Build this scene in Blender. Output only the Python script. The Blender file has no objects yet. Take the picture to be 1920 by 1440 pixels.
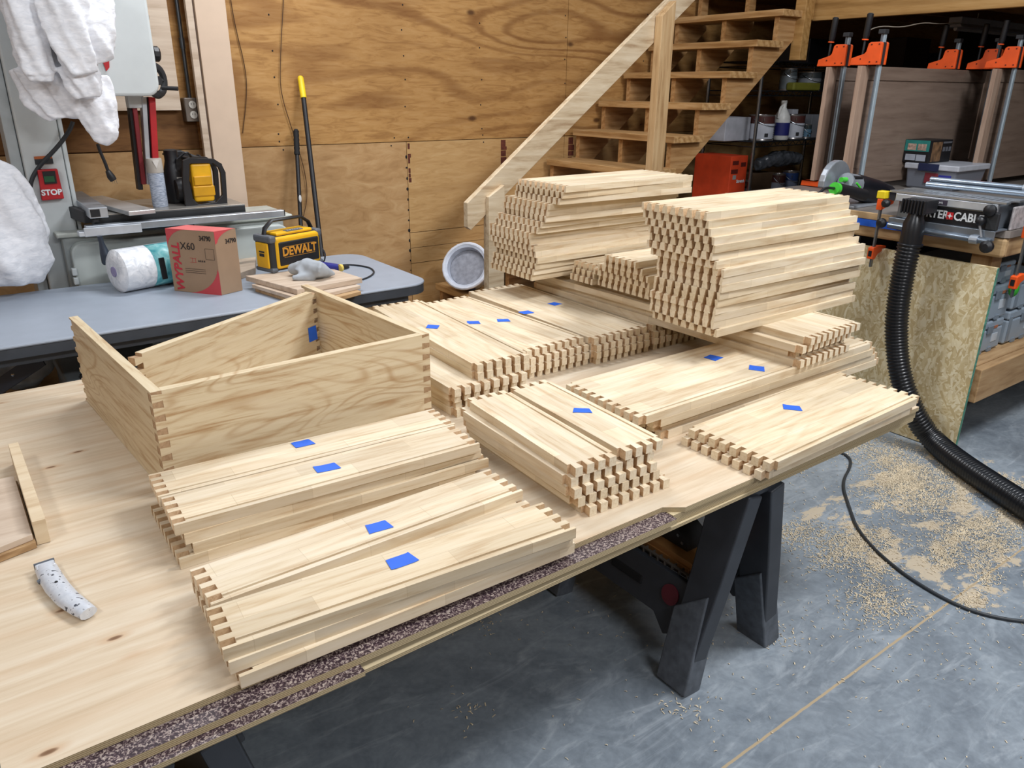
import bpy, math, random
from mathutils import Matrix, Vector, Euler, noise
random.seed(7)
C = bpy.context.scene.collection
S = bpy.context.scene
R = math.radians

# ---------------------------------------------------------------- camera
F = 1440.0
PITCH = math.atan(555 / F); ROLL = R(.5); YAW = R(36.2); H = 1.55
_fw = Vector((math.sin(YAW)*math.cos(PITCH), math.cos(YAW)*math.cos(PITCH), -math.sin(PITCH)))
_rt0 = Vector((math.cos(YAW), -math.sin(YAW), 0)); _up0 = _rt0.cross(_fw)
_rt = _rt0*math.cos(ROLL) + _up0*math.sin(ROLL); _up = _up0*math.cos(ROLL) - _rt0*math.sin(ROLL)
cam_d = bpy.data.cameras.new('camera'); cam = bpy.data.objects.new('camera', cam_d); C.objects.link(cam)
cam_d.sensor_width = 36; cam_d.lens = 36*F/1920; cam_d.clip_start = .05; cam_d.clip_end = 60
cam.matrix_world = Matrix(((_rt.x, _up.x, -_fw.x, 0), (_rt.y, _up.y, -_fw.y, 0), (_rt.z, _up.z, -_fw.z, H), (0, 0, 0, 1)))
S.camera = cam
S.view_settings.view_transform = 'Standard'; S.view_settings.look = 'None'
S.view_settings.exposure = 0.0; S.view_settings.gamma = 1.0; S.view_settings.use_curve_mapping = False

# measured points of the place: where a line of sight meets a level, a wall plane or a bench front
def _ray(u, v): return _fw*F + _rt*(u-960) - _up*(v-720)
def pz(u, v, z): r = _ray(u, v); return Vector((0, 0, H)) + r*((z-H)/r.z)
def py(u, v, y): r = _ray(u, v); return Vector((0, 0, H)) + r*(y/r.y)
def px(u, v, x): r = _ray(u, v); return Vector((0, 0, H)) + r*(x/r.x)

# ---------------------------------------------------------------- world, shop lights and an added fill
w = bpy.data.worlds.new('world'); S.world = w; w.use_nodes = True
w.node_tree.nodes['Background'].inputs[0].default_value = (.80, .88, 1, 1)
w.node_tree.nodes['Background'].inputs[1].default_value = .44
def lamp(name, loc, tgt, sx, sy, e, col=(.955, .97, 1)):
    d = bpy.data.lights.new(name, 'AREA'); d.shape = 'RECTANGLE'; d.size = sx; d.size_y = sy; d.energy = e; d.color = col
    o = bpy.data.objects.new(name, d); C.objects.link(o); o.location = loc
    o.rotation_euler = (Vector(tgt)-Vector(loc)).to_track_quat('-Z', 'Y').to_euler()
    return o
lamp('shop_light_main', (2.9, .2, 3.5), (2.0, 1.4, .6), 1.3, .25, 95)
lamp('shop_light_rear', (1.6, 3.3, 3.4), (1.3, 2.6, .5), 1.3, .25, 55)
lamp('fill_light_left', (-1.6, .8, 3.4), (.6, 1.8, .6), 1.3, .25, 34)  # weak fill light added on the left
lamp('shop_light_front', (.9, -1.9, 3.3), (1.4, 1.6, .7), 1.3, .3, 50)

# ---------------------------------------------------------------- materials
def rgb(h):
    h = h.lstrip('#'); c = [int(h[i:i+2], 16)/255 for i in (0, 2, 4)]
    return tuple(x/12.92 if x <= .04045 else ((x+.055)/1.055)**2.4 for x in c) + (1,)
class NT:
    def __init__(s, name):
        s.m = bpy.data.materials.new(name); s.m.use_nodes = True; s.t = s.m.node_tree; s.b = s.t.nodes['Principled BSDF']
    def n(s, ty, **k):
        n = s.t.nodes.new(ty)
        for a, v in k.items():
            if a == 'ins':
                for i, x in v.items(): n.inputs[i].default_value = x
            else: setattr(n, a, v)
        return n
    def l(s, a, b): s.t.links.new(a, b)
    def tc(s, scale=(1, 1, 1), rot=(0, 0, 0), src='Object', rnd=True):
        t = s.n('ShaderNodeTexCoord'); mp = s.n('ShaderNodeMapping')
        mp.inputs['Scale'].default_value = scale; mp.inputs['Rotation'].default_value = rot
        s.l(t.outputs[src], mp.inputs[0])
        if rnd:
            oi = s.n('ShaderNodeObjectInfo'); m = s.n('ShaderNodeMath', operation='MULTIPLY', ins={1: 37.0})
            s.l(oi.outputs['Random'], m.inputs[0]); cx = s.n('ShaderNodeCombineXYZ')
            s.l(m.outputs[0], cx.inputs[0]); s.l(m.outputs[0], cx.inputs[1]); s.l(m.outputs[0], cx.inputs[2]); s.l(cx.outputs[0], mp.inputs['Location'])
        return mp.outputs[0]
    def ramp(s, fac, stops, interp='LINEAR'):
        r = s.n('ShaderNodeValToRGB'); r.color_ramp.interpolation = interp
        e = r.color_ramp.elements
        while len(e) < len(stops): e.new(.5)
        for i, (p, c) in enumerate(stops): e[i].position = p; e[i].color = c if len(c) == 4 else c+(1,)
        s.l(fac, r.inputs[0]); return r.outputs[0]
    def mix(s, fac, a, b, mode='MIX'):
        m = s.n('ShaderNodeMix', data_type='RGBA', blend_type=mode)
        for sock, v in ((m.inputs[0], fac), (m.inputs[6], a), (m.inputs[7], b)):
            if hasattr(v, 'node') or isinstance(v, bpy.types.NodeSocket): s.l(v, sock)
            else: sock.default_value = v
        return m.outputs[2]
    def noise(s, vec, scale, detail=4, dist=0, rough=.5):
        n = s.n('ShaderNodeTexNoise', ins={'Scale': scale, 'Detail': detail, 'Distortion': dist, 'Roughness': rough}); s.l(vec, n.inputs['Vector']); return n.outputs['Fac']
    def bump(s, h, strength=.3, dist=.002):
        b = s.n('ShaderNodeBump', ins={'Strength': strength, 'Distance': dist}); s.l(h, b.inputs['Height']); s.l(b.outputs[0], s.b.inputs['Normal'])
    def out(s, col, rough=.5, metal=0, spec=.5):
        if isinstance(col, bpy.types.NodeSocket): s.l(col, s.b.inputs['Base Color'])
        else: s.b.inputs['Base Color'].default_value = col
        s.b.inputs['Roughness'].default_value = rough; s.b.inputs['Metallic'].default_value = metal
        s.b.inputs['Specular IOR Level'].default_value = spec
        return s.m
_pc = {}
def P(hexc, rough=.5, metal=0, var=.12, spec=.5, nm=None, scale=14):
    k = (hexc, rough, metal, var)
    if k in _pc: return _pc[k]
    t = NT(nm or 'paint_'+hexc.strip('#')); c = rgb(hexc)
    v = t.noise(t.tc(), scale, 3)
    d = tuple(x*(1-var) for x in c[:3])+(1,); l = tuple(min(1, x*(1+var)) for x in c[:3])+(1,)
    _pc[k] = t.out(t.ramp(v, [(.3, d), (.7, l)]), rough, metal, spec); return _pc[k]

def wood(name, base, dark, light, grain=(2.2, 26, 26), rough=.55, staves=True, cath=.5, endc=False, tint=.12, ring=7.0, bumps=.08, ax='x', contour=0, lines=90):
    """sawn timber: grain runs along the local axis ax"""
    sw = {'x': lambda s_: s_, 'y': lambda s_: (s_[1], s_[0], s_[2]), 'z': lambda s_: (s_[1], s_[2], s_[0])}[ax]
    grain = sw(grain)
    t = NT(name); b, d, l = rgb(base), rgb(dark), rgb(light)
    v = t.tc(grain)
    fine = t.noise(v, 2.4, 6, .3, .6)
    col = t.ramp(fine, [(.25, d), (.48, b), (.78, l)])
    v2 = t.tc(sw((1.1, 6, 6)))
    wv = t.n('ShaderNodeTexWave', wave_type='RINGS', rings_direction=ax.upper(), ins={'Scale': ring/6, 'Distortion': 5.0, 'Detail': 2.5, 'Detail Scale': .7})
    t.l(v2, wv.inputs['Vector'])
    rings = t.ramp(wv.outputs['Fac'], [(.0, (0, 0, 0)), (.55, (.15, .15, .15)), (.9, (1, 1, 1))])
    rm = t.n('ShaderNodeMath', operation='MULTIPLY', ins={1: cath}); t.l(rings, rm.inputs[0])
    col = t.mix(rm.outputs[0], col, d)
    if contour:
        big = t.n('ShaderNodeTexNoise', ins={'Scale': 1.0, 'Detail': 1.5, 'Distortion': .35, 'Roughness': .45}); t.l(t.tc(sw((1.7, 7, 7))), big.inputs['Vector'])
        mf = t.n('ShaderNodeMath', operation='MULTIPLY', ins={1: lines}); t.l(big.outputs['Fac'], mf.inputs[0])
        sn = t.n('ShaderNodeMath', operation='SINE'); t.l(mf.outputs[0], sn.inputs[0])
        msk = t.noise(t.tc(sw((1.5, 4, 4))), 1.6, 2)
        cm = t.n('ShaderNodeMath', operation='MULTIPLY', ins={1: contour}); t.l(t.ramp(sn.outputs[0], [(.2, (0, 0, 0)), (.75, (.45, .45, .45)), (1, (1, 1, 1))]), cm.inputs[0])
        c2 = t.n('ShaderNodeMath', operation='MULTIPLY'); t.l(cm.outputs[0], c2.inputs[0]); t.l(t.ramp(msk, [(.42, (.08, .08, .08)), (.6, (1, 1, 1))]), c2.inputs[1])
        col = t.mix(c2.outputs[0], col, d)
    if staves:
        br = t.n('ShaderNodeTexBrick', offset=.43, ins={'Color1': (.80, .76, .72, 1), 'Color2': (1.06, 1.03, 1.0, 1), 'Mortar': (.80, .74, .68, 1), 'Scale': 1, 'Mortar Size': .0006, 'Brick Width': .27, 'Row Height': .052, 'Bias': .1})
        t.l(t.tc((1, 1, 1)), br.inputs['Vector'])
        col = t.mix(.85, col, br.outputs['Color'], 'MULTIPLY')
    oi = t.n('ShaderNodeObjectInfo')
    tr = t.ramp(oi.outputs['Random'], [(0, (1-tint, 1-tint*1.3, 1-tint*1.9)), (.5, (1, 1, 1)), (1, (1+tint*.3, 1+tint*.2, 1+tint*.1))])
    col = t.mix(1.0, col, tr, 'MULTIPLY')
    t.bump(fine, bumps)
    return t.out(col, rough, 0, .35)

M_board = wood('pale_hardwood_face', '#daccb1', '#c2a885', '#e6dcc9', cath=0, tint=.08, contour=.32, lines=50)
M_tip = wood('pale_hardwood_finger_tips', '#e2d3b8', '#d0bb99', '#ece1ca', grain=(60, 60, 60), staves=False, cath=0, tint=.08)
M_end_shade = wood('pale_hardwood_shaded_end_grain', '#cbae8b', '#b0906b', '#d9be9b', grain=(60, 60, 60), staves=False, cath=0)  # end grain brown with the shade of the finger gaps painted in
M_drawer = wood('drawer_hardwood', '#d3c19f', '#a98459', '#dccdb0', grain=(2.2, 30, 30), cath=0, staves=False, tint=.03, contour=.55, lines=105)
M_pin = wood('joint_end_grain', '#a98b6b', '#8d6f52', '#bb9d7b', grain=(60, 60, 60), staves=False, cath=0)
M_ply = wood('worktop_plywood', '#d6c2a2', '#b3946f', '#e4d5ba', grain=(1.2, 9, 9), staves=False, cath=.12, tint=0, ring=3)
M_pine = wood('stringer_pine', '#b58c5c', '#875d34', '#c9a578', grain=(1.6, 18, 18), staves=False, cath=.3, ring=9, tint=.1)
M_pine_y = wood('tread_pine', '#bd9663', '#8a6136', '#d2b084', grain=(1.6, 18, 18), staves=False, cath=.45, ring=7, tint=.1, ax='y')
M_pine2 = wood('newel_pine', '#c2a074', '#98734a', '#d4b78c', grain=(1.6, 18, 18), staves=False, cath=.15, tint=.05, ax='z')
M_rail = wood('handrail_pine', '#cdb898', '#a28564', '#e2d3b8', grain=(1.6, 14, 14), staves=False, cath=.1, tint=.0)
M_beam = wood('beam_pine', '#b58c54', '#8a6434', '#c9a46e', grain=(1.3, 14, 14), staves=False, cath=.35, ring=8, tint=.05, ax='y')
M_bench = wood('bench_fir', '#b5946c', '#8d6c48', '#caad86', grain=(1.6, 14, 14), staves=False, cath=.15, tint=.06)
M_bench_y = wood('bench_fir_front', '#bb9c72', '#92714b', '#cfb38a', grain=(1.6, 14, 14), staves=False, cath=.15, tint=.06, ax='y')
M_bench_z = wood('bench_fir_leg', '#a5845c', '#7f6040', '#b89a72', grain=(1.6, 14, 14), staves=False, cath=.1, tint=.06, ax='z')
M_maple = wood('maple_panel', '#c3b09c', '#a8927c', '#d5c5b2', grain=(1.2, 12, 12), staves=False, cath=.06, tint=.04)
M_alder = wood('alder_door', '#7f6e62', '#6c5b50', '#8e7d70', grain=(1.2, 12, 12), staves=False, cath=.08, tint=.04)
M_alder_l = wood('alder_stile', '#a88f7d', '#8a7060', '#bca593', grain=(1.2, 12, 12), staves=False, cath=.05, tint=.04, ax='z')

def wall_ply(name, base, dark, light, sc=(1.0, 1, 2.2), wavy=.55, ring=9, fine=.5, fscale=9):
    t = NT(name); b, d, l = rgb(base), rgb(dark), rgb(light)
    # plain-sawn figure: contour lines of a slowly varying height field stretched along the sheet
    big = t.n('ShaderNodeTexNoise', ins={'Scale': 1.0, 'Detail': 1.2, 'Distortion': .25, 'Roughness': .4}); t.l(t.tc((.55, 1, 1.9), rnd=False), big.inputs['Vector'])
    sx = t.n('ShaderNodeSeparateXYZ'); t.l(t.tc(rnd=False), sx.inputs[0])
    ma = t.n('ShaderNodeMath', operation='MULTIPLY_ADD', ins={1: .42}); t.l(sx.outputs[2], ma.inputs[0]); t.l(big.outputs['Fac'], ma.inputs[2])
    jit = t.noise(t.tc((1.2, 1, 14), rnd=False), 2, 3); mj = t.n('ShaderNodeMath', operation='MULTIPLY_ADD', ins={1: .035}); t.l(jit, mj.inputs[0]); t.l(ma.outputs[0], mj.inputs[2])
    mf = t.n('ShaderNodeMath', operation='MULTIPLY', ins={1: ring*7.0}); t.l(mj.outputs[0], mf.inputs[0])
    sn = t.n('ShaderNodeMath', operation='SINE'); t.l(mf.outputs[0], sn.inputs[0])
    n1 = t.noise(t.tc((.55, .55, 1.6), rnd=False), 1.3, 3, .6)
    rr = t.ramp(sn.outputs[0], [(.0, (0, 0, 0)), (.35, (.25, .25, .25)), (1, (1, 1, 1))])
    m = t.n('ShaderNodeMath', operation='MULTIPLY', ins={1: wavy}); t.l(rr, m.inputs[0])
    m2 = t.n('ShaderNodeMath', operation='MULTIPLY'); t.l(m.outputs[0], m2.inputs[0]); t.l(t.ramp(n1, [(.3, (.2, .2, .2)), (.65, (1, 1, 1))]), m2.inputs[1])
    f = t.noise(t.tc((1.6, 1, fscale), rnd=False), 4, 6, 1.2, .6)
    col = t.ramp(f, [(.3, d), (.5, b), (.75, l)])
    col = t.mix(fine, b, col); col = t.mix(m2.outputs[0], col, d)
    blot = t.noise(t.tc((1, 1, 1), rnd=False), 1.1, 2)
    col = t.mix(.6, col, t.ramp(blot, [(.3, (.72, .67, .6)), (.68, (1.05, 1.04, 1.0))]), 'MULTIPLY')
    # knots and nail holes
    vo = t.n('ShaderNodeTexVoronoi', ins={'Scale': 2.3}); t.l(t.tc((.8, 1, 1.5), rnd=False), vo.inputs['Vector'])
    kn = t.ramp(vo.outputs['Distance'], [(.0, (1, 1, 1)), (.035, (.9, .9, .9)), (.075, (0, 0, 0))])
    col = t.mix(kn, col, rgb('#54351c'))
    t.bump(f, .15)
    return t.out(col, .62, 0, .25)
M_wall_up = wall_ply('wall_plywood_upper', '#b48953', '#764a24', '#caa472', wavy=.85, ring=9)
M_wall_l = wall_ply('wall_plywood_lower_left', '#b59064', '#98734a', '#c8a87d', wavy=.14, ring=5, fscale=4, fine=.7)
M_wall_r = wall_ply('wall_plywood_lower_right', '#bf9a68', '#9c7547', '#d0b083', wavy=.32, ring=4)
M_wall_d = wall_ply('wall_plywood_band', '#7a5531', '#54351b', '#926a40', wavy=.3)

def concrete():
    t = NT('sealed_concrete')
    v = t.tc((1, 1, 1), rnd=False)
    a = t.noise(v, 1.1, 5, 1.6, .6); b = t.noise(v, 6, 8, 2.5, .7); c = t.noise(v, 60, 3)
    col = t.ramp(a, [(.28, rgb('#6e7780')), (.5, rgb('#88929b')), (.72, rgb('#a2abb2'))])
    col = t.mix(.55, col, t.ramp(b, [(.3, (.55, .57, .6)), (.55, (1, 1, 1)), (.75, (1.25, 1.25, 1.25))]), 'MULTIPLY')
    col = t.mix(.25, col, t.ramp(c, [(.35, (.7, .7, .7)), (.65, (1.2, 1.2, 1.2))]), 'MULTIPLY')
    # trowel streaks
    st_ = t.noise(t.tc((.9, 3.2, 1), (0, 0, .5), rnd=False), 3.5, 7, 2.2, .65)
    col = t.mix(t.ramp(st_, [(.52, (0, 0, 0)), (.72, (.55, .55, .55))]), col, rgb('#b4bcc3'))
    sep = t.n('ShaderNodeSeparateXYZ'); t.l(v, sep.inputs[0])
    # dust ground into the floor between the tables
    def band(sock, c0, w0, s0):
        m = t.n('ShaderNodeMath', operation='SUBTRACT', ins={1: c0}); t.l(sock, m.inputs[0])
        ab = t.n('ShaderNodeMath', operation='ABSOLUTE'); t.l(m.outputs[0], ab.inputs[0])
        mr = t.n('ShaderNodeMapRange', ins={1: w0, 2: w0+s0, 3: 1.0, 4: 0.0}); t.l(ab.outputs[0], mr.inputs[0]); return mr.outputs[0]
    mx = band(sep.outputs[0], 2.95, .55, .45); my = band(sep.outputs[1], 1.12, .3, .4)
    mm = t.n('ShaderNodeMath', operation='MULTIPLY'); t.l(mx, mm.inputs[0]); t.l(my, mm.inputs[1])
    dn = t.noise(t.tc((1, 1.7, 1), (0, 0, .6), rnd=False), 5.0, 9, .15, .68)
    ad = t.n('ShaderNodeMath', operation='MULTIPLY_ADD', ins={1: .36, 2: -.36}); t.l(mm.outputs[0], ad.inputs[0])
    sm = t.n('ShaderNodeMath', operation='ADD'); t.l(dn, sm.inputs[0]); t.l(ad.outputs[0], sm.inputs[1])
    col = t.mix(t.ramp(sm.outputs[0], [(.52, (0, 0, 0)), (.56, (.85, .85, .85))]), col, rgb('#cdbda2'))
    # control joint packed with sawdust
    wob = t.noise(t.tc((30, 1, 1), rnd=False), 1.0, 2)
    wj = t.n('ShaderNodeMath', operation='MULTIPLY_ADD', ins={1: .004, 2: .833}); t.l(wob, wj.inputs[0])
    sj = t.n('ShaderNodeMath', operation='SUBTRACT'); t.l(sep.outputs[1], sj.inputs[0]); t.l(wj.outputs[0], sj.inputs[1])
    aj = t.n('ShaderNodeMath', operation='ABSOLUTE'); t.l(sj.outputs[0], aj.inputs[0])
    lt = t.n('ShaderNodeMath', operation='LESS_THAN', ins={1: .0036}); t.l(aj.outputs[0], lt.inputs[0])
    col = t.mix(lt.outputs[0], col, rgb('#b5a284'))
    t.l(t.ramp(b, [(.3, (.28, .28, .28)), (.7, (.5, .5, .5))]), t.b.inputs['Roughness'])
    t.bump(b, .12, .002)
    m = t.out(col, .38, 0, .45)
    return m
M_conc = concrete()
def osb():
    t = NT('strand_board'); v = t.tc((1, 1, 1), rnd=False); col = rgb('#c4ab7b'); hts = None
    nz = t.n('ShaderNodeTexNoise', ins={'Scale': 4.0, 'Detail': 2}); t.l(v, nz.inputs['Vector'])
    for i, (rot, sc) in enumerate(((.35, (1, 26, 110)), (-.6, (1, 22, 95)), (1.2, (1, 24, 105)), (-1.35, (1, 28, 90)))):
        mp = t.n('ShaderNodeMapping'); mp.inputs['Rotation'].default_value = (rot, 0, 0)
        ad = t.n('ShaderNodeVectorMath', operation='MULTIPLY_ADD'); t.l(nz.outputs['Color'], ad.inputs[0]); ad.inputs[1].default_value = (.12, .12, .12)
        t.l(v, mp.inputs[0]); t.l(mp.outputs[0], ad.inputs[2])
        m2 = t.n('ShaderNodeMapping'); m2.inputs['Scale'].default_value = sc; t.l(ad.outputs[0], m2.inputs[0])
        vo = t.n('ShaderNodeTexVoronoi', ins={'Scale': 1.0}); t.l(m2.outputs[0], vo.inputs['Vector'])
        sp = t.n('ShaderNodeSeparateColor'); t.l(vo.outputs['Color'], sp.inputs[0])
        c = t.ramp(sp.outputs[0], [(.1, rgb('#c0ab80')), (.5, rgb('#d3c29a')), (.9, rgb('#e4d8b8'))])
        msk = t.ramp(sp.outputs[1], [(.62 if i else 0, (0, 0, 0)), (.66 if i else .01, (1, 1, 1))])
        col = t.mix(msk, col, c)
        hts = sp.outputs[0]
    w1 = t.noise(v, 5, 3, 1.5)
    col = t.mix(.4, col, t.ramp(w1, [(.3, (.74, .71, .66)), (.6, (1.08, 1.07, 1.0))]), 'MULTIPLY')
    t.bump(hts, .35, .003)
    return t.out(col, .8, 0, .2)
M_osb = osb()
def granite():
    t = NT('speckled_laminate'); v = t.tc((1, 1, 1), rnd=False)
    a = t.noise(v, 210, 2, 1.0); b = t.noise(v, 14, 3)
    col = t.ramp(a, [(.42, rgb('#372b30')), (.51, rgb('#56444a')), (.57, rgb('#94867e')), (.7, rgb('#b8aca0'))])
    col = t.mix(.4, col, t.ramp(b, [(.35, (.6, .55, .6)), (.7, (1.2, 1.1, 1.1))]), 'MULTIPLY')
    return t.out(col, .35)
M_gran = granite()
def plyedge():
    t = NT('plywood_edge'); v = t.tc((3, 3, 1), rnd=False)
    wv = t.n('ShaderNodeTexWave', bands_direction='Z', ins={'Scale': 95, 'Distortion': 1.2, 'Detail': 2}); t.l(v, wv.inputs['Vector'])
    return t.out(t.ramp(wv.outputs['Fac'], [(.2, rgb('#8f7e5e')), (.8, rgb('#c9b792'))]), .8)
M_plyedge = plyedge()
def tabletop_ply():
    t = NT('worktop_face_plywood'); v = t.tc((1, 1, 1), rnd=False)
    f = t.noise(t.tc((1.3, 16, 4), rnd=False), 2.6, 6, .5, .6)
    col = t.ramp(f, [(.25, rgb('#bda688')), (.5, rgb('#cebca2')), (.78, rgb('#dacdb8'))])
    wv = t.n('ShaderNodeTexWave', bands_direction='Y', ins={'Scale': 3.2, 'Distortion': 9, 'Detail': 2.5, 'Detail Scale': .5}); t.l(t.tc((.35, 1, 1), rnd=False), wv.inputs['Vector'])
    col = t.mix(t.ramp(wv.outputs['Fac'], [(.6, (0, 0, 0)), (1, (.22, .22, .22))]), col, rgb('#bf9d78'))
    vo = t.n('ShaderNodeTexVoronoi', ins={'Scale': 7.5}); t.l(t.tc((.6, 1.5, 1), rnd=False), vo.inputs['Vector'])
    col = t.mix(t.ramp(vo.outputs['Distance'], [(0, (.7, .7, .7)), (.16, (0, 0, 0))]), col, rgb('#b98d62'))
    col = t.mix(t.ramp(vo.outputs['Distance'], [(0, (1, 1, 1)), (.045, (.8, .8, .8)), (.07, (0, 0, 0))]), col, rgb('#6b4a30'))
    t.bump(f, .06)
    return t.out(col, .55, 0, .35)
M_top = tabletop_ply()

M_black = P('#15161a', .45); M_rubber = P('#101114', .75); M_steel = P('#9aa0a6', .35, .9); M_alu = P('#b9c0c8', .38, .75)
M_chrome = P('#c9ccd0', .2, 1); M_white = P('#d9dcdd', .5, var=.05); M_saw = P('#c3c9c9', .4, var=.03); M_red = P('#b01c24', .4)
M_yel = P('#e3ac12', .45); M_grey = P('#5a5f66', .5); M_dark = P('#26282b', .6); M_orange = P('#e8571c', .42)
M_blue = P('#1f62d6', .6, nm='blue_masking_tape'); M_tbl = P('#98a1ad', .45, var=.04, nm='folding_table_plastic'); M_tbld = P('#3c4148', .5)
M_green = P('#45c238', .45)

# ---------------------------------------------------------------- mesh helpers
_mats = {}
class MB:
    def __init__(s): s.v = []; s.f = []; s.mi = []
    def add(s, vs, fs, m=0):
        n = len(s.v); s.v += [Vector(p) for p in vs]; s.f += [tuple(i+n for i in f) for f in fs]; s.mi += [m]*len(fs); return s
    def box(s, x0, x1, y0, y1, z0, z1, m=0):
        vs = [(x, y, z) for x in (x0, x1) for y in (y0, y1) for z in (z0, z1)]
        return s.add(vs, [(0, 1, 3, 2), (4, 6, 7, 5), (0, 4, 5, 1), (2, 3, 7, 6), (0, 2, 6, 4), (1, 5, 7, 3)], m)
    def obox(s, c, d, eul=(0, 0, 0), m=0):
        M = Euler(eul).to_matrix(); n = len(s.v); a, b, e = (q/2 for q in d)
        s.box(-a, a, -b, b, -e, e, m)
        for i in range(n, len(s.v)): s.v[i] = M @ s.v[i] + Vector(c)
        return s
    def beam(s, p, q, wd, ht, up=(0, 0, 1), m=0):
        """rectangular bar from p to q; wd across, ht along up"""
        p, q = Vector(p), Vector(q); d = (q-p).normalized(); sd = d.cross(Vector(up)).normalized(); u = sd.cross(d)
        vs = [b+sd*a*wd/2+u*c*ht/2 for b in (p, q) for a in (-1, 1) for c in (-1, 1)]
        return s.add(vs, [(0, 1, 3, 2), (4, 6, 7, 5), (0, 4, 5, 1), (2, 3, 7, 6), (0, 2, 6, 4), (1, 5, 7, 3)], m)
    def prism(s, poly, a0, a1, axis='z', m=0):
        def mk(p, a):
            return {'z': (p[0], p[1], a), 'y': (p[0], a, p[1]), 'x': (a, p[0], p[1])}[axis]
        n = len(poly); vs = [mk(p, a0) for p in poly]+[mk(p, a1) for p in poly]
        fs = [tuple(range(n))[::-1], tuple(range(n, 2*n))]+[(i, (i+1) % n, (i+1) % n+n, i+n) for i in range(n)]
        return s.add(vs, fs, m)
    def tube(s, pts, r, seg=8, m=0, cap=True, sq=(1, 1)):
        pts = [Vector(p) for p in pts]; n = len(pts); rr = r if isinstance(r, (list, tuple)) else [r]*n
        d0 = (pts[1]-pts[0]).normalized(); a = Vector((0, 0, 1)) if abs(d0.z) < .9 else Vector((1, 0, 0)); u = d0.cross(a).normalized()
        vs = []; fs = []
        for i, p in enumerate(pts):
            d = (pts[min(i+1, n-1)]-pts[max(i-1, 0)]).normalized(); u = (u-d*u.dot(d)).normalized(); v = d.cross(u)
            for k in range(seg):
                t = 2*math.pi*k/seg; vs.append(p+u*math.cos(t)*rr[i]*sq[0]+v*math.sin(t)*rr[i]*sq[1])
        for i in range(n-1):
            for k in range(seg): fs.append((i*seg+k, i*seg+(k+1) % seg, (i+1)*seg+(k+1) % seg, (i+1)*seg+k))
        if cap: fs += [tuple(range(seg))[::-1], tuple((n-1)*seg+k for k in range(seg))]
        return s.add(vs, fs, m)
    def lathe(s, prof, c=(0, 0, 0), M=None, seg=20, m=0):
        n0 = len(s.v); vs = []; fs = []
        for r, z in prof:
            for k in range(seg): t = 2*math.pi*k/seg; vs.append(Vector((r*math.cos(t), r*math.sin(t), z)))
        for i in range(len(prof)-1):
            for k in range(seg): fs.append((i*seg+k, i*seg+(k+1) % seg, (i+1)*seg+(k+1) % seg, (i+1)*seg+k))
        fs += [tuple(range(seg))[::-1], tuple((len(prof)-1)*seg+k for k in range(seg))]
        s.add(vs, fs, m)
        for i in range(n0, len(s.v)): s.v[i] = ((M @ s.v[i]) if M else s.v[i]) + Vector(c)
        return s
    def sph(s, c, rx, ry=None, rz=None, seg=14, m=0):
        ry = ry or rx; rz = rz or rx; n = seg//2
        pr = [(max(1e-4, math.sin(math.pi*i/n)), -math.cos(math.pi*i/n)) for i in range(n+1)]
        return s.lathe(pr, c, Matrix.Diagonal((rx, ry, rz)).to_3x3(), seg, m)
    def xf(s, M, a=0):
        for i in range(a, len(s.v)): s.v[i] = M @ s.v[i]
        return s
    def build(s, name, mats, parent=None, bevel=0, smooth=False, world=False, seg=2):
        me = bpy.data.meshes.new(name); vs = s.v
        if world and parent is not None: inv = _mats[parent.name].inverted(); vs = [inv @ v for v in vs]
        me.from_pydata([tuple(v) for v in vs], [], s.f)
        for mt in (mats if isinstance(mats, (list, tuple)) else [mats]): me.materials.append(mt)
        me.polygons.foreach_set('material_index', s.mi)
        if smooth: me.polygons.foreach_set('use_smooth', [True]*len(s.f))
        bm_fix(me)
        o = bpy.data.objects.new(name, me); C.objects.link(o)
        if parent is not None: o.parent = parent; _mats[o.name] = _mats.get(parent.name, Matrix())
        else: _mats[o.name] = Matrix()
        if bevel:
            b = o.modifiers.new('bevel', 'BEVEL'); b.width = bevel; b.segments = seg; b.limit_method = 'ANGLE'; b.angle_limit = R(40)
        if smooth == 2:
            me.polygons.foreach_set('use_smooth', [True]*len(s.f))
            b = o.modifiers.new('edges', 'EDGE_SPLIT'); b.split_angle = R(38)
        return o
import bmesh
def bm_fix(me):
    b = bmesh.new(); b.from_mesh(me); bmesh.ops.recalc_face_normals(b, faces=b.faces); b.to_mesh(me); b.free()
def tag(o, label=None, cat=None, group=None, kind=None):
    if label: o['label'] = label
    if cat: o['category'] = cat
    if group: o['group'] = group
    if kind: o['kind'] = kind
    return o
def thing(name, label, cat, loc=(0, 0, 0), rz=0, group=None):
    o = bpy.data.objects.new(name, None); C.objects.link(o); o.location = loc; o.rotation_euler = (0, 0, rz); o.empty_display_size = .05
    _mats[o.name] = Matrix.Translation(Vector(loc)) @ Matrix.Rotation(rz, 4, 'Z')
    return tag(o, label, cat, group)
def struct(name, mb, mat, **k):
    o = mb.build(name, mat, **k); o['kind'] = 'structure'; return o
def copy_tree(o, parent=None):
    c = o.copy(); C.objects.link(c)
    if parent is not None: c.parent = parent
    for ch in list(o.children): copy_tree(ch, c)
    return c
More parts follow.
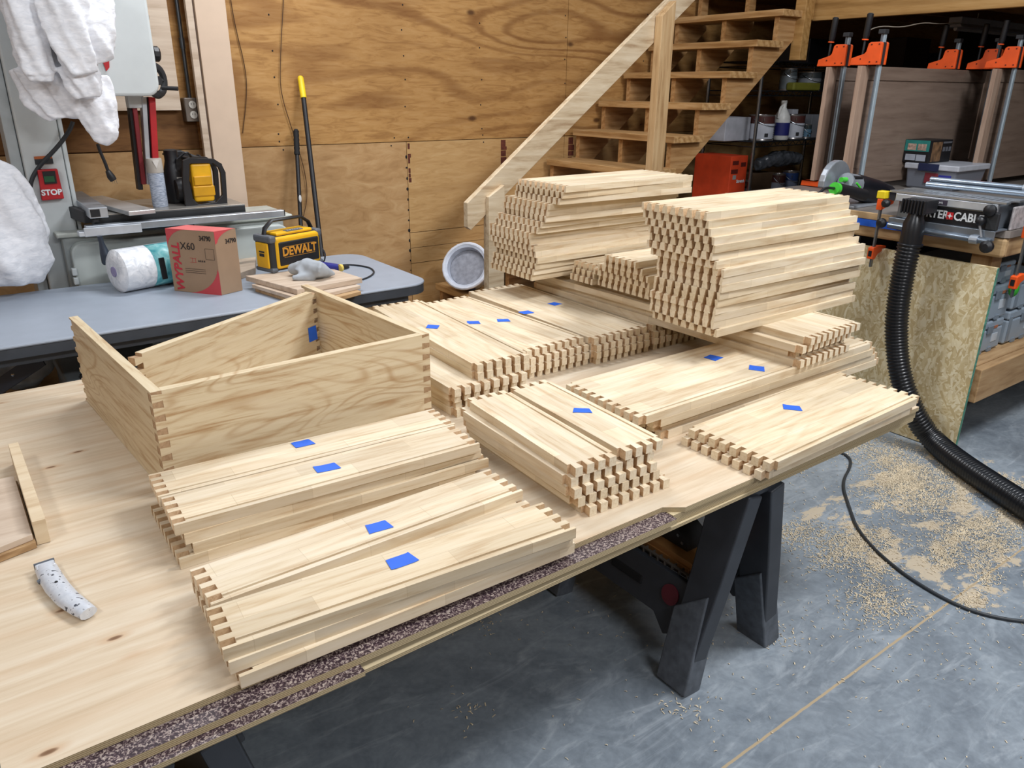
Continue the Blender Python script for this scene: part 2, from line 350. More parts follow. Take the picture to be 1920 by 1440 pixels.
def text(name, s, size, org, right, up, mat, parent, ext=.0006, align='CENTER', shear=0, sx=1, world=True, bold=0):
    cu = bpy.data.curves.new(name+'_c', 'FONT'); cu.body = s; cu.size = size; cu.extrude = ext; cu.align_x = align; cu.align_y = 'CENTER'; cu.shear = shear; cu.offset = bold; cu.resolution_u = 3
    tmp = bpy.data.objects.new('tmp', cu); me = bpy.data.meshes.new_from_object(tmp); bpy.data.objects.remove(tmp); bpy.data.curves.remove(cu)
    r = Vector(right).normalized(); u = Vector(up); u = (u-r*u.dot(r)).normalized(); n = r.cross(u)
    M = Matrix(((r.x*sx, u.x, n.x, org[0]), (r.y*sx, u.y, n.y, org[1]), (r.z*sx, u.z, n.z, org[2]), (0, 0, 0, 1)))
    if world: M = _mats[parent.name].inverted() @ M
    me.transform(M); me.materials.clear(); me.materials.append(mat)
    o = bpy.data.objects.new(name, me); C.objects.link(o); o.parent = parent; return o

# ---------------------------------------------------------------- setting: floor, walls, loft
BW = 4.4     # back wall
mb = MB(); mb.box(-2.5, 9, -3, 4.5, -.05, 0); struct('floor', mb, M_conc)
mb = MB()
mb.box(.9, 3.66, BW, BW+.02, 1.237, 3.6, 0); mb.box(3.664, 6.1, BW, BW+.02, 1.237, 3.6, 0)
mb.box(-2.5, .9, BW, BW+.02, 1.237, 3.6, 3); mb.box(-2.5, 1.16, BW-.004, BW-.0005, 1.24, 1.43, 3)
mb.box(-2.5, 2.393, BW, BW+.02, 0, 1.233, 1); mb.box(2.397, 3.66, BW, BW+.02, .675, 1.233, 2)
mb.box(2.397, 3.66, BW, BW+.02, .575, .671, 2); mb.box(2.397, 3.66, BW, BW+.02, .475, .572, 2); mb.box(2.397, 9, BW, BW+.02, 0, .471, 2)
mb.box(3.664, 9, BW, BW+.02, .475, 1.233, 2)
mb.box(6.1, 9, BW, BW+.02, 1.237, 3.6, 2)
mb.box(-2.5, 9, BW+.02, BW+.03, 0, 3.6, 3)
# reddish paper strips under the seam and nail lines
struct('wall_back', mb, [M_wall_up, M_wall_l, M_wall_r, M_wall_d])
M_stain = P('#5b2a1a', .8, nm='brown_tape_residue', scale=60, var=.35)
mb = MB()
for x, w0, z0, z1 in ((2.402, .022, .99, 1.225), (3.11, .05, .98, 1.225), (3.70, .055, .96, 1.225)):
    z = z1
    while z > z0:
        h = random.uniform(.02, .06)
        mb.box(x, x+w0*random.uniform(.6, 1), BW-.0015, BW+.001, max(z0, z-h), z); z -= h+random.choice((.0, .004, .03 if w0 < .03 else .006))
struct('trim_1', mb, M_stain)
mb = MB()
for x, z0, z1 in ((1.6, 1.3, 3), (2.4, 1.26, 2.6), (2.95, 1.3, 3.2), (3.645, 1.4, 3.2), (4.4, 1.3, 3)):
    z = z0
    while z < z1: mb.sph((x+random.uniform(-.01, .01), BW-.001, z), .005, .002, .005, 6); z += .16+random.uniform(-.03, .03)
for x in (1.0, 1.6, 2.3, 2.95, 3.4):
    for z in (1.215, 1.26): mb.sph((x+random.uniform(-.02, .02), BW-.001, z), .005, .002, .005, 6)
for k in range(14): mb.sph((2.39, BW-.001, .3+k*.065), .008*random.uniform(.5, 1.2), .002, .012*random.uniform(.4, 1), 6)
struct('trim_2', mb, M_rubber)
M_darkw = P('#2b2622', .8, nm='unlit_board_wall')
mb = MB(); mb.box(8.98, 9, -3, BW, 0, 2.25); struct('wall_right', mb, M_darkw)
mb = MB(); mb.box(-2.52, -2.5, -3, 4.5, 0, 3.6); struct('wall_left', mb, M_wall_l)
mb = MB(); mb.box(-2.5, 9, -3.02, -3, 0, 3.6); struct('wall_front', mb, M_wall_l)
# loft: deck over the storage side, header beam running toward the viewer, joists
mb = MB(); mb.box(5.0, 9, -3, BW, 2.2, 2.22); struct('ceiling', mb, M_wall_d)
mb = MB(); mb.box(4.96, 5.0, -3, 3.47, 1.985, 2.26); struct('trim_3', mb, M_beam, bevel=.003)
mb = MB()
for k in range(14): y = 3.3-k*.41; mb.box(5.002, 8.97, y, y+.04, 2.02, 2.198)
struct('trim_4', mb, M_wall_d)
mb = MB()
a = py(1512, 100, 3.42)
mb.box(4.83, 4.91, 3.38, 3.46, 1.74, 3.0); mb.box(4.915, 4.958, 3.40, 3.47, 1.99, 3.0)
struct('trim_5', mb, M_beam, bevel=.003)

# ---------------------------------------------------------------- dovetailed boards
T = .0235; TZ = .645; PP = .033
def board_mesh(L, W, kind, flip=False, groove=True, fit=False):
    key = 'drawer_board_%d_%d_%s%d%d%d' % (L*1000, W*1000, kind, flip, groove, fit)
    if key in bpy.data.meshes: return bpy.data.meshes[key]
    n = max(2, round(W/PP)); p = W/n; mb = MB(); g = .012
    if groove: sec = [(0, 0), (W, 0), (W, T), (g+.006, T), (g+.006, T-.006), (g, T-.006), (g, T), (0, T)]
    else: sec = [(0, 0), (W, 0), (W, T), (0, T)]
    x0, x1 = T, L-T
    m = len(sec); vs = [(x0, a, b) for a, b in sec]+[(x1, a, b) for a, b in sec]
    fs = [tuple(range(m))[::-1], tuple(range(m, 2*m))]; mi = [1, 1]
    for i in range(m): fs.append((i, (i+1) % m, (i+1) % m+m, i+m)); mi.append(0)
    mb.add(vs, fs); mb.mi = mi
    for end in (0, 1):
        xr, xt = (x0, 0) if end == 0 else (x1, L)
        if kind == 'tail':
            cs = [(i+.5)*p for i in range(n)]
            for c in cs:
                a, b = p*.235, p*.315
                vs = [(xr, c-a, 0), (xr, c+a, 0), (xt, c+b, 0), (xt, c-b, 0)]; vs += [(q[0], q[1], T) for q in vs]
                mb.add(vs, [(3, 2, 1, 0), (4, 5, 6, 7), (0, 1, 5, 4), (1, 2, 6, 5), (2, 3, 7, 6), (3, 0, 4, 7)])
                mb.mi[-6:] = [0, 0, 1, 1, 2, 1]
        else:
            for i in range(n+1):
                c = i*p; a, b = (p*.264, p*.184) if fit else (p*.36, p*.235)
                y = [max(0, min(W, c-a)), max(0, min(W, c+a)), max(0, min(W, c+b)), max(0, min(W, c-b))]
                z = (0, 0, T, T) if not flip else (T, T, 0, 0)
                vs = [(xr, y[k], z[k]) for k in range(4)]+[(xt, y[k], z[k]) for k in range(4)]
                mb.add(vs, [(0, 1, 2, 3), (7, 6, 5, 4), (0, 4, 5, 1), (1, 5, 6, 2), (2, 6, 7, 3), (3, 7, 4, 0)])
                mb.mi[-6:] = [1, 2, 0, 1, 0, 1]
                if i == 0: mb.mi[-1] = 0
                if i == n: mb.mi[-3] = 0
    me = bpy.data.meshes.new(key); me.from_pydata([tuple(v) for v in mb.v], [], mb.f); me.materials.append(M_board); me.materials.append(M_end_shade); me.materials.append(M_tip)
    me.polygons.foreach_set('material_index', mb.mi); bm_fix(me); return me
ORD = ['', 'top', 'second', 'third', 'fourth', 'fifth', 'sixth', 'seventh', 'eighth', 'ninth', 'tenth', 'eleventh', 'twelfth', 'thirteenth', 'fourteenth', 'fifteenth', 'sixteenth']
def place(x, y, z, yaw, L, W, kind, label, group, flip=False, groove=True, along='x'):
    me = board_mesh(L, W, kind, flip, groove)
    o = bpy.data.objects.new('dovetailed_board', me); C.objects.link(o)
    # (x, y) is the near-left corner; boards along y keep that corner too
    if along == 'x': o.location = (x, y, z); o.rotation_euler = (0, 0, R(yaw))
    else:
        a = R(90+yaw); o.rotation_euler = (0, 0, a); o.location = (x+W*math.sin(a), y-W*math.cos(a), z)
    return tag(o, label, 'board', group)
def ordn(k, n): return ('topmost' if k == 1 else ('lowest' if k == n else ORD[k]+' from the top'))

g = 'drawer boards in the front stack by the worktop edge'
def lv(k): return TZ+.0004+T*k
place(.228, 1.040, lv(0), -1.0, .69, .264, 'pin', 'wide pale dovetailed board, lowest of the front stack by the dark speckled worktop edge', g)
place(.218, 1.054, lv(1), -2.6, .69, .264, 'pin', 'wide pale dovetailed board in the middle of the front stack by the dark speckled edge', g)
place(.213, 1.060, lv(2), -3.9, .695, .122, 'pin', 'narrow pale dovetailed board nearest the viewer, blue tape on it, on the front stack', g)
place(.232, 1.187, lv(2), 1.2, .68, .128, 'pin', 'narrow pale board with blue tape, angled behind the nearest board of the front stack', g)
g = 'drawer boards in the stack along the drawer front'
for k, (dx, dy, yw) in enumerate(((.0, .0, -.6), (.03, .004, -2.2), (.018, .008, -1.2))):
    place(.235+dx, 1.436+dy, lv(k), yw, .70, .264, 'pin', 'wide pale board, %s of three under the two taped boards before the drawer' % ('lowest', 'middle', 'uppermost')[k], g)
place(.238, 1.449, lv(3), -2.7, .703, .132, 'pin', 'narrow board with blue tape, front one of two topping the stack before the drawer', g)
place(.240, 1.587, lv(3), -2.9, .715, .118, 'pin', 'narrow board with blue tape lying right against the drawer front', g)
g = 'drawer boards in the middle stack turned away from the viewer'
for k, (dx, dy, yw) in enumerate(((.03, -.018, -1.5), (.008, -.002, -1.8), (-.002, .0, -2.0), (-.003, .012, -2.0))):
    place(1.002+dx, 1.135+dy, lv(k), yw, .485, .264, 'tail', 'wide board of the middle block pointing away, %s of its four full-width layers' % ('lowest', 'third', 'second', 'top')[k], g, along='y')
place(1.010, 1.146, lv(4), -3.2, .485, .130, 'tail', 'narrow left-hand board without tape on top of the middle block', g, along='y')
place(1.156, 1.139, lv(4)+.003, -2.5, .485, .130, 'tail', 'narrow right-hand board with blue tape on top of the middle block', g, along='y', groove=True)
g = 'long boards of the right middle stack'
for k, (x0, y0, yw, L) in enumerate(((1.470, 1.306, 0, 1.10), (1.455, 1.318, -.6, 1.10), (1.43, 1.300, .2, 1.10), (1.372, 1.300, .3, 1.135))):
    place(x0, y0, lv(k), yw, L, .31, 'tail', 'long wide board, %s of four under the near end of the crosswise stack' % ('lowest', 'third', 'second', 'topmost')[k], g)
g = 'boards overhanging the right front corner'
place(1.500, .995, lv(0), 1.0, .74, .27, 'tail', 'lower of two boards overhanging the worktop above the sawhorse', g)
place(1.516, .985, lv(1), 1.6, .75, .27, 'tail', 'upper board with blue tape overhanging the worktop above the sawhorse', g)
# back row
g = 'boards in the back row pointing at the viewer'
for k in range(4):
    place(1.085+(.0, .004, -.006, -.012)[k], 1.775-(.012, 0, .01, .022)[k], lv(k), (-.4, .3, -.8, -1.2)[k], .76, .270, 'tail', 'wide board of the back row block beside the drawer, %s of four layers' % ('lowest', 'third', 'second', 'top')[k], g, along='y')
for k in range(2):
    place(1.168+k*.002, 1.775+k*.006, lv(4+k), -2.6-k*.5, .77, .198, 'tail', ('narrower board lying second from the top beside the drawer corner', 'narrower board with blue tape topping the left end of the back row')[k], g, along='y')
for k in range(4):
    place(1.452+(.004, .0, .006, 0)[k], 1.90-(.0, .012, .004, -.01)[k], lv(k), (0, .4, 1, 2.6)[k], .72, .270, 'tail', 'wide board of the second block in the back row, %s of four layers' % ('lowest', 'third', 'second', 'top')[k], g, along='y')
for k in range(4):
    place(1.728+(.006, .0, .004, 0)[k], 1.88-(.0, .010, .004, -.008)[k], lv(k), (0, -.3, .2, .0)[k], .80, .270, 'tail', 'wide board of the third, shaded block in the back row, %s of four' % ('lowest', 'third', 'second', 'top')[k], g, along='y')
for k in range(4):
    place(2.012+(.006, .0, .004, 0)[k], 1.88-(.0, .010, .004, -.008)[k], lv(k), (0, -.3, .2, .0)[k], .70, .270, 'tail', 'wide board in the dark block beneath the tall piles, %s of four layers' % ('lowest', 'third', 'second', 'top')[k], g, along='y')
g = 'brown crosswise boards carrying the tall piles'
for k, (dx, dy, yw) in enumerate(((0, 0, 2.2), (.012, .03, 2.0), (.0, .0, 2.6), (.03, -.005, 1.6))):
    place(2.055+dx, 1.292+dy, lv(4+k), yw, 1.30, .297, 'tail', 'long brownish board laid crosswise under the tall piles, %s of four' % ('lowest', 'third', 'second', 'top')[k], g, along='y')
# tall pile at right
g = 'boards in the tall right-hand pile'
pxs = [1346, 1340, 1342, 1345, 1348, 1352, 1356, 1357, 1360, 1347, 1340, 1345, 1344, 1338, 1334, 1331]
for k in range(16):
    d = pxs[k]-(1346+k*1.6); yw = [.2, 0, -.3, 1.8, -.6, .3, -.8, -.2, .1, 0, .3, -.3, .2, 0, -.2, -.6][k]
    place(1.853+d/1500, 1.462-d/620, lv(8+k), yw, .765-(.03 if k > 12 else 0), .272, 'pin', 'pale dovetailed board in the tall right-hand pile, %s' % ordn(16-k, 16), g, flip=(k in (1, 4, 5, 8, 12, 13)), groove=False)
g = 'boards in the tall left-hand pile'
pxs = [998, 1001, 1006, 1009, 1005, 1003, 994, 992, 1008, 1016, 1024, 1027, 1029, 1050, 1056, 1062]
for k in range(16):
    d = pxs[k]-1000; yw = [.2, 0, 1.2, -.8, .3, 1.4, -.4, -1.2, 0, .9, -1.5, .6, .2, -1, .6, 1.6][k]
    place(1.835+d/1050, 2.372-d/540, lv(8+k), yw, .72, .292, 'pin', 'pale board in the tall left-hand pile before the stairs, %s' % ordn(16-k, 16), g, flip=(k % 4 == 2), groove=False)
g = 'boards in the low pile between the two tall piles'
for k, (x0, y0, W) in enumerate(((2.01, 1.885, .297), (2.0, 1.875, .297), (1.985, 1.885, .297), (1.975, 1.885, .264), (1.965, 1.905, .198), (1.95, 1.925, .165))):
    place(x0, y0, lv(8+k), (.3, -.5, .4, 0, .5, -.6)[k], .66, W, 'pin', 'board in the low pile between the tall piles, %s' % ordn(6-k, 6), g, flip=k % 2 == 1, groove=False)
for k in range(3):
    place(1.985+.012*k, 2.188+.004*k, lv(8+k), (.4, -.3, .2)[k], .64, .132, 'pin', 'narrow board at the far left foot of the low pile, %s of three' % ('lowest', 'middle', 'top')[k], g, flip=k == 1, groove=False)

# ---------------------------------------------------------------- blue tape flags
def tape(u, v, z, yaw, what, wx=.052, wy=.034):
    c = pz(u, v, z); mb = MB(); n = 6; vs = []
    for i in range(n+1):
        t = i/n; jag0 = random.uniform(-.003, .003); 
        for s_ in (-1, 1): vs.append((-(wx/2) + wx*t, s_*wy/2+(random.uniform(-.002, .002) if i in (0, n) else 0), .0006+.0016*abs(t-.5)*random.random()))
    for s_ in (0, 1): vs[s_] = (vs[s_][0]+random.uniform(-.004, .004),)+tuple(vs[s_][1:])
    vs[-1] = (vs[-1][0]-.006,)+tuple(vs[-1][1:])
    k = len(vs); vs += [(a, b, c_-.0004) for a, b, c_ in vs]
    fs = []
    for i in range(n):
        a = 2*i; fs += [(a, a+2, a+3, a+1), (k+a+1, k+a+3, k+a+2, k+a), (a, a+1, k+a+1, k+a) if i == 0 else (a, k+a, k+a+2, a+2), (a+1, a+3, k+a+3, k+a+1)]
    mb.add(vs, fs); mb.xf(Matrix.Translation((c.x, c.y, z+.0004)) @ Matrix.Rotation(R(yaw), 4, 'Z'))
    return tag(mb.build('masking_tape', M_blue), 'torn piece of blue masking tape '+what, 'tape', 'blue tape flags on the boards')
tape(568, 832, lv(4), -4, 'on the board against the drawer front')
tape(615, 877, lv(4), -8, 'on the front board before the drawer')
tape(710, 988, lv(3), -6, 'on the angled second board of the front stack')
tape(753, 1052, lv(3), -2, 'on the board nearest the viewer', .058, .036)
tape(1092, 770, lv(5)+.003, -38, 'on the middle block pointing away', .05, .028)
tape(1487, 765, lv(2), -52, 'on the board overhanging above the sawhorse', .05, .036)
tape(1337, 671, lv(4), 8, 'in shadow on the long boards under the pile', .05, .045)
tape(1420, 691, lv(4), -58, 'on the long boards beside the crosswise stack', .048, .044)
tape(812, 613, lv(6), -50, 'on the back row beside the drawer', .045, .04)
tape(888, 605, lv(4), -30, 'on the back row, left one of the middle pair', .05, .036)
tape(945, 601, lv(4), -28, 'on the back row, right one of the middle pair', .046, .034)
tape(987, 586, lv(4), -8, 'on the back row at the shadow edge', .05, .04)
tape(1040, 570, lv(4), 5, 'on the back row inside the pile shadow', .045, .04)

# ---------------------------------------------------------------- assembled drawer
dr = thing('drawer_box', 'dry-fitted pale wooden drawer box with dovetailed corners, left side swung open', 'drawer', (.66, 2.1, TZ))
DW = .264
def dboard(name, p, q, z, kind, flip, off=0, mat=None, label=None):
    """board standing on edge from p to q (outer face on the left of the direction p->q is up side)"""
    p, q = Vector((p[0], p[1], z)), Vector((q[0], q[1], z)); L = (q-p).length; d = (q-p).normalized()
    me = board_mesh(round(L, 3), DW, kind, flip, True, True).copy(); me.materials[0] = M_drawer; me.materials[1] = M_pin; me.materials[2] = M_pin
    up = Vector((0, 0, 1)); n = d.cross(up)
    M = Matrix(((d.x, up.x, n.x, p.x), (d.y, up.y, n.y, p.y), (d.z, up.z, n.z, p.z), (0, 0, 0, 1)))
    o = bpy.data.objects.new(name, me); C.objects.link(o); o.parent = dr; o.matrix_basis = _mats[dr.name].inverted() @ M
    return o
z0 = TZ+.0006
a, b = Vector((.287, 1.757)), Vector((1.022, 1.790)); d = (b-a).normalized(); nn = Vector((-d.y, d.x))
dboard('drawer_front', a+nn*T, b+nn*T, z0, 'tail', False)
def pside(p, q, name): return dboard(name, p, q, z0, 'pin', True)
# side boards start flush with the outer face of the front so their pins fill the sockets
c = Vector((.231, 2.53)); pside(a, c, 'drawer_side')
e = Vector((.965, 2.525)); pside(e, b, 'drawer_side')
f0, f1 = Vector((.312, 2.045)), Vector((.953, 2.420)); dboard('drawer_back', f1, f0, z0, 'tail', False)
ct = pz(578, 654, TZ+.14)
mb = MB(); q0 = (f1-f0).normalized(); nb = Vector((q0.y, -q0.x)); o0 = f1-q0*.06+nb*(-.0)
pp = [Vector((o0.x, o0.y, TZ+.10)), Vector((o0.x, o0.y, TZ+.15))]; qq = Vector((q0.x, q0.y, 0))*.045
for s_ in (0,):
    off = Vector((nb.x, nb.y, 0))*(.0012)
    vs = [pp[0]+off, pp[0]+qq+off, pp[1]+qq*.9+off, pp[1]+off]; vs += [v_+Vector((nb.x, nb.y, 0))*.0006 for v_ in vs]
    mb.add(vs, [(0, 1, 2, 3), (7, 6, 5, 4), (0, 4, 5, 1), (1, 5, 6, 2), (2, 6, 7, 3), (3, 7, 4, 0)])
tag(mb.build('masking_tape', M_blue), 'blue masking tape stuck low on the inside of the drawer back near its corner', 'tape', 'blue tape flags on the boards')

# ---------------------------------------------------------------- work table
wt = thing('worktop', 'big plywood worktop with speckled laminate strip showing along its front edge', 'worktop', (1.1, 1.85, .598))
X0, X1, Y0, Y1 = -.098, 2.30, 1.021, 2.735
mb = MB(); mb.box(X0, 1.205, 1.052, Y1, .6325, TZ, 0)
mb.prism([(1.205, 1.052), (1.205, Y1), (X1, Y1), (X1, Y0), (1.25, Y0), (1.23, 1.035)], .6325, TZ, 'z')
o = mb.build('plywood_sheet', [M_top, M_plyedge], wt, world=True)
for p in o.data.polygons:
    if abs(p.normal.z) < .5: p.material_index = 1
mb = MB(); mb.box(X0+.004, 1.213, 1.012, Y1-.02, .618, .6315, 0); o = mb.build('laminate_sheet', [M_gran, M_plyedge], wt, world=True)
for p in o.data.polygons:
    if abs(p.normal.z) < .5: p.material_index = 1
mb = MB(); mb.box(X0+.002, .42, .992, 1.3, .607, .6172, 0); o = mb.build('laminate_sheet', [M_gran, M_plyedge], wt, world=True)
for p in o.data.polygons:
    if abs(p.normal.z) < .5: p.material_index = 1
mb = MB(); mb.box(1.215, X1-.003, 1.026, Y1-.01, .608, .6322, 0); mb.prism([(X0+.01, .998), (1.22, 1.020), (X1-.01, 1.026), (X1-.01, Y1-.01), (X0+.01, Y1-.01)], .598, .6065, 'z')
mb.build('plywood_sheet', [M_plyedge], wt, world=True)

# ---------------------------------------------------------------- sawhorses
def sawhorse(cx, label):
    t = thing('sawhorse', label, 'sawhorse', (cx, 1.37, 0), 0, 'black folding sawhorses under the worktop')
    m = P('#34383f', .45, nm='sawhorse_plastic', var=.15); mg = P('#565c64', .45, nm='sawhorse_scuffed_plastic', var=.25, scale=40)
    def fr(sx, top, foot):
        # outline of one folding frame in (y, s) with s up the slope, extruded for thickness
        nrm = Vector((top[0]-foot[0], 0, top[1]-foot[1])); Ls = nrm.length; u = nrm.normalized(); n = Vector((u.z, 0, -u.x))
        def build(name, poly, t0, t1, mat, bev=.004):
            mb = MB(); k = len(poly)
            vs = [Vector((foot[0], y, foot[1]))+u*s_+n*t0 for y, s_ in poly]+[Vector((foot[0], y, foot[1]))+u*s_+n*t1 for y, s_ in poly]
            mb.add(vs, [tuple(range(k))[::-1], tuple(range(k, 2*k))]+[(i, (i+1) % k, (i+1) % k+k, i+k) for i in range(k)])
            return mb.build(name, mat, t, bevel=bev)
        for sg in (-1, 1):
            q = [(-.315*1, .012), (-.225, .012), (-.238, .36), (-.235, Ls), (-.352, Ls), (-.338, .34)]
            q = [(-y*sg*-1, s_) for y, s_ in q]
            l = build('leg', q, -.028*sx, .028*sx, m if sx > 0 else m)
            ft = build('foot', [(y*1, s_) for y, s_ in ([(-.325, 0), (-.22, 0), (-.218, .22), (-.315, .30)] if sg > 0 else [(.325, 0), (.22, 0), (.218, .22), (.315, .30)])], -.034*sx, .034*sx, mg)
        p = build('side_panel', [(-.24, .29), (-.24, .14), (-.19, .11), (-.14, .155), (.14, .155), (.19, .11), (.24, .14), (.24, .29)], -.012, .012, m)
        build('slot', [(-.08, .232), (-.08, .204), (.05, .204), (.05, .232)], -.016*1, .016*1, M_rubber, .006)
        mb = MB(); c = Vector((foot[0], -.185, foot[1]))+u*.232
        ang = math.atan2(n.x, n.z); mb.lathe([(.03, -.017), (.03, .017)], c, Matrix.Rotation(ang, 3, 'Y'), 18)
        mb.build('round_latch', P('#5a1c28', .5), p)
        mb = MB(); mb.box(foot[0]*.58-.004, foot[0]*.58+.004, -.22, .22, .292, .296)
        for k in range(16): yy = -.21+k*.028; mb.obox((foot[0]*.60+.012*(-sx), yy, .288), (.03, .004, .014))
        mb.build('rib_grid', P('#565049', .6), p)
    fr(-1, (-.045, .585), (-.178, 0)); fr(1, (.045, .585), (.178, 0))
    mb = MB(); mb.box(-.075, .075, -.34, .34, .575, .597); mb.build('top_rail', m, t, bevel=.005)
    mt = P('#4a4540', .7, nm='dusty_shelf')
    mb = MB(); mb.box(-.098, .098, -.22, .22, .274, .284)
    mb.build('tool_shelf', mt, t, bevel=.002)
    return t
sh = sawhorse(1.563, 'black folding sawhorse under the right front corner with a dusty shelf between its legs')
s2 = copy_tree(sh); s2.location = (.13, 1.37, 0)
s2['label'] = 'black folding sawhorse at the worktop front left, only its top showing below the edge'
mb = MB(); mb.box(1.475, 1.645, 1.17, 1.47, .2845, .300); mb.box(1.480, 1.64, 1.165, 1.475, .300, .318)
for k in range(9):
    for y in (1.155, 1.475): mb.box(1.478+k*.019, 1.488+k*.019, y, y+.012, .2845 if k % 2 else .300, .300 if k % 2 else .318)
tag(mb.build('notched_board', P('#9c6e3c', .7, nm='notched_brown_wood')), 'brown notched wooden offcut on the shelf of the right sawhorse', 'board')
t = thing('sanding_hood', 'dark curved hood resting on the notched wood on the sawhorse shelf', 'tool part', (1.56, 1.30, .3185))
n = 12; pr = [(1.30-.085*math.cos(math.pi*i/n), .3185+.062*math.sin(math.pi*i/n)) for i in range(n+1)]
mb = MB(); mb.prism(pr, 1.515, 1.60, 'x'); mb.build('shell', P('#1f2124', .7, nm='matt_hood'), t, world=True, smooth=2)
mb = MB()
for i in range(6): t_ = math.pi*(i+.7)/6.6; mb.lathe([(.005, -.001), (.005, .002)], (1.514, 1.30-.068*math.cos(t_), .322+.045*math.sin(t_)), Matrix.Rotation(R(-90), 3, 'Y'), 8)
mb.build('screw', M_steel, t, world=True)

# ---------------------------------------------------------------- utility knife and stop block on the worktop
t = thing('utility_knife', 'scuffed pale metal utility knife lying on the bare left part of the worktop', 'knife', (.04, 1.5, TZ))
P_ = [pz(u, v, TZ+.012) for u, v in ((86, 1064), (95, 1082), (108, 1102), (128, 1124), (150, 1140), (166, 1150))]
mk = NT('chipped_pale_enamel'); n_ = mk.noise(mk.tc((1, 1, 1), rnd=False), 90, 4); mk_m = mk.out(mk.ramp(n_, [(.0, rgb('#b9bfc9')), (.60, rgb('#d4d8de')), (.66, rgb('#4a4e58'))]), .35, .2)
mb = MB(); mb.tube([p for p in P_], [.019, .0205, .021, .0205, .019, .0165], 12, sq=(1, .62)); mb.build('handle', mk_m, t, world=True, smooth=2)
mb = MB(); d = (P_[0]-P_[1]).normalized(); mb.beam(P_[0]-d*.012, P_[0]+d*.010, .034, .016); mb.build('nose', mk_m, t, world=True, bevel=.003)
mb = MB(); mb.beam(P_[0]+d*.009, P_[0]+d*.0125, .036, .018); mb.build('nose_rim', M_grey, t, world=True)
mb = MB(); mb.lathe([(.0028, 0), (.0028, .0016)], P_[2]+Vector((0, 0, .0125)), None, 10); mb.build('screw', M_rubber, t, world=True)
mb = MB(); d2 = (P_[1]-P_[2]).normalized(); mb.tube([P_[1]+Vector((-.022, -.006, .0)), P_[1]+Vector((-.016, -.006, .002))], .005, 8); mb.build('slider', M_grey, t, world=True)
t = thing('stop_jig', 'shop-made wooden stop block jig at the left edge of the worktop', 'jig', (0, 1.9, TZ))
mb = MB()
# tall strip
A = [pz(22, 824, .705), pz(42, 822, .705), pz(90, 968, .705), pz(64, 972, .705)]
def slab(pts, z0, z1): 
    mb = MB(); k = len(pts); mb.prism([(p[0], p[1]) for p in pts], z0, z1); return mb
slab([(.013, 1.70), (.038, 1.70), (.030, 2.16), (.008, 2.16)], TZ+.001, .702).build('fence_strip', M_ply, t, bevel=.001, world=True)
slab([(-.12, 1.66), (.009, 1.70), (.004, 2.02), (-.12, 2.02)], TZ+.016, .675).build('board', M_maple, t, bevel=.001, world=True)
slab([(-.12, 1.655), (.012, 1.69), (.008, 2.02), (-.12, 2.02)], TZ+.001, TZ+.0155).build('base_board', M_bench, t, bevel=.001, world=True)

# ================================================================ folding table and what stands on it
FT = .74
ft = thing('folding_table', 'long grey plastic folding table along the back wall behind the drawer', 'table', (.6, 3.3, 0))
def rrect(x0, x1, y0, y1, r, n=6):
    o = []
    for cx, cy, a0 in ((x1-r, y1-r, 0), (x0+r, y1-r, 90), (x0+r, y0+r, 180), (x1-r, y0+r, 270)):
        for i in range(n+1): a = R(a0+90*i/n); o.append((cx+r*math.cos(a), cy+r*math.sin(a)))
    return o
mb = MB(); mb.prism(rrect(-.55, 1.70, 2.925, 3.715, .11), FT-.012, FT); mb.build('tabletop', M_tbl, ft, world=True, bevel=.006)
mb = MB(); mb.prism(rrect(-.545, 1.695, 2.930, 3.71, .10), FT-.048, FT-.012); mb.build('edge_rim', M_tbld, ft, world=True)
mb = MB()
for y in (2.99, 3.65): mb.box(-.45, 1.60, y-.012, y+.012, FT-.085, FT-.049)
mb.build('side_rail', M_grey, ft, world=True)
for x, sg in ((1.38, 1), (-.02, -1)):
    mb = MB()
    for y in (3.05, 3.60): mb.tube([(x, y, FT-.06), (x+.10*sg, y, .03)], .014, 8)
    mb.tube([(x+.09*sg, 3.05, .12), (x+.09*sg, 3.60, .12)], .012, 8); mb.tube([(x, 3.05, FT-.07), (x, 3.6, FT-.07)], .014, 8)
    mb.build('leg', M_tbld, ft, world=True, smooth=2)
# flat brace under the left part, seen edge-on beyond the worktop
mb = MB(); mb.beam(pz(78, 672, .62), pz(-6, 728, .5), .006, .055, up=(0, .3, 1)); mb.build('leg_brace', P('#3f4856', .45), ft, world=True)
mb = MB(); mb.sph(pz(24, 702, .575)+Vector((0, -.006, 0)), .006, .003, .006, 8); mb.build('brace_rivet', M_chrome, ft, world=True)

def panel(name, pts, z0, z1, mat, label, group=None):
    mb = MB(); mb.prism([(p[0], p[1]) for p in pts], z0, z1); o = mb.build(name, mat, bevel=.0015); return tag(o, label, 'panel', group)
g = 'sawn wooden panels stacked under the jobsite radio'
q = [pz(460, 517, .795), pz(557, 543, .795), pz(679, 521, .795), pz(612, 500, .795)]
panel('wood_panel', [q[0], q[1], q[2], q[3]], .773, .795, M_maple, 'pale sawn panel directly under the radio, topmost of its stack', g)
panel('wood_panel', [pz(472, 534, .770), pz(566, 562, .770), pz(676, 536, .770), pz(600, 512, .770)], .757, .772, M_maple, 'pale sawn panel, second in the stack under the radio', g)
panel('wood_panel', [pz(478, 540, .756), pz(580, 572, .756), pz(677, 546, .756), pz(600, 518, .756)], .7405, .7565, M_bench, 'brownish sawn panel, lowest in the stack under the radio', g)
panel('wood_panel', [pz(440, 515, .77), pz(478, 502, .77), pz(480, 478, .77), pz(440, 487, .77)], .7405, .770, M_maple, 'short pale sawn offcut beside the wiper box and radio')

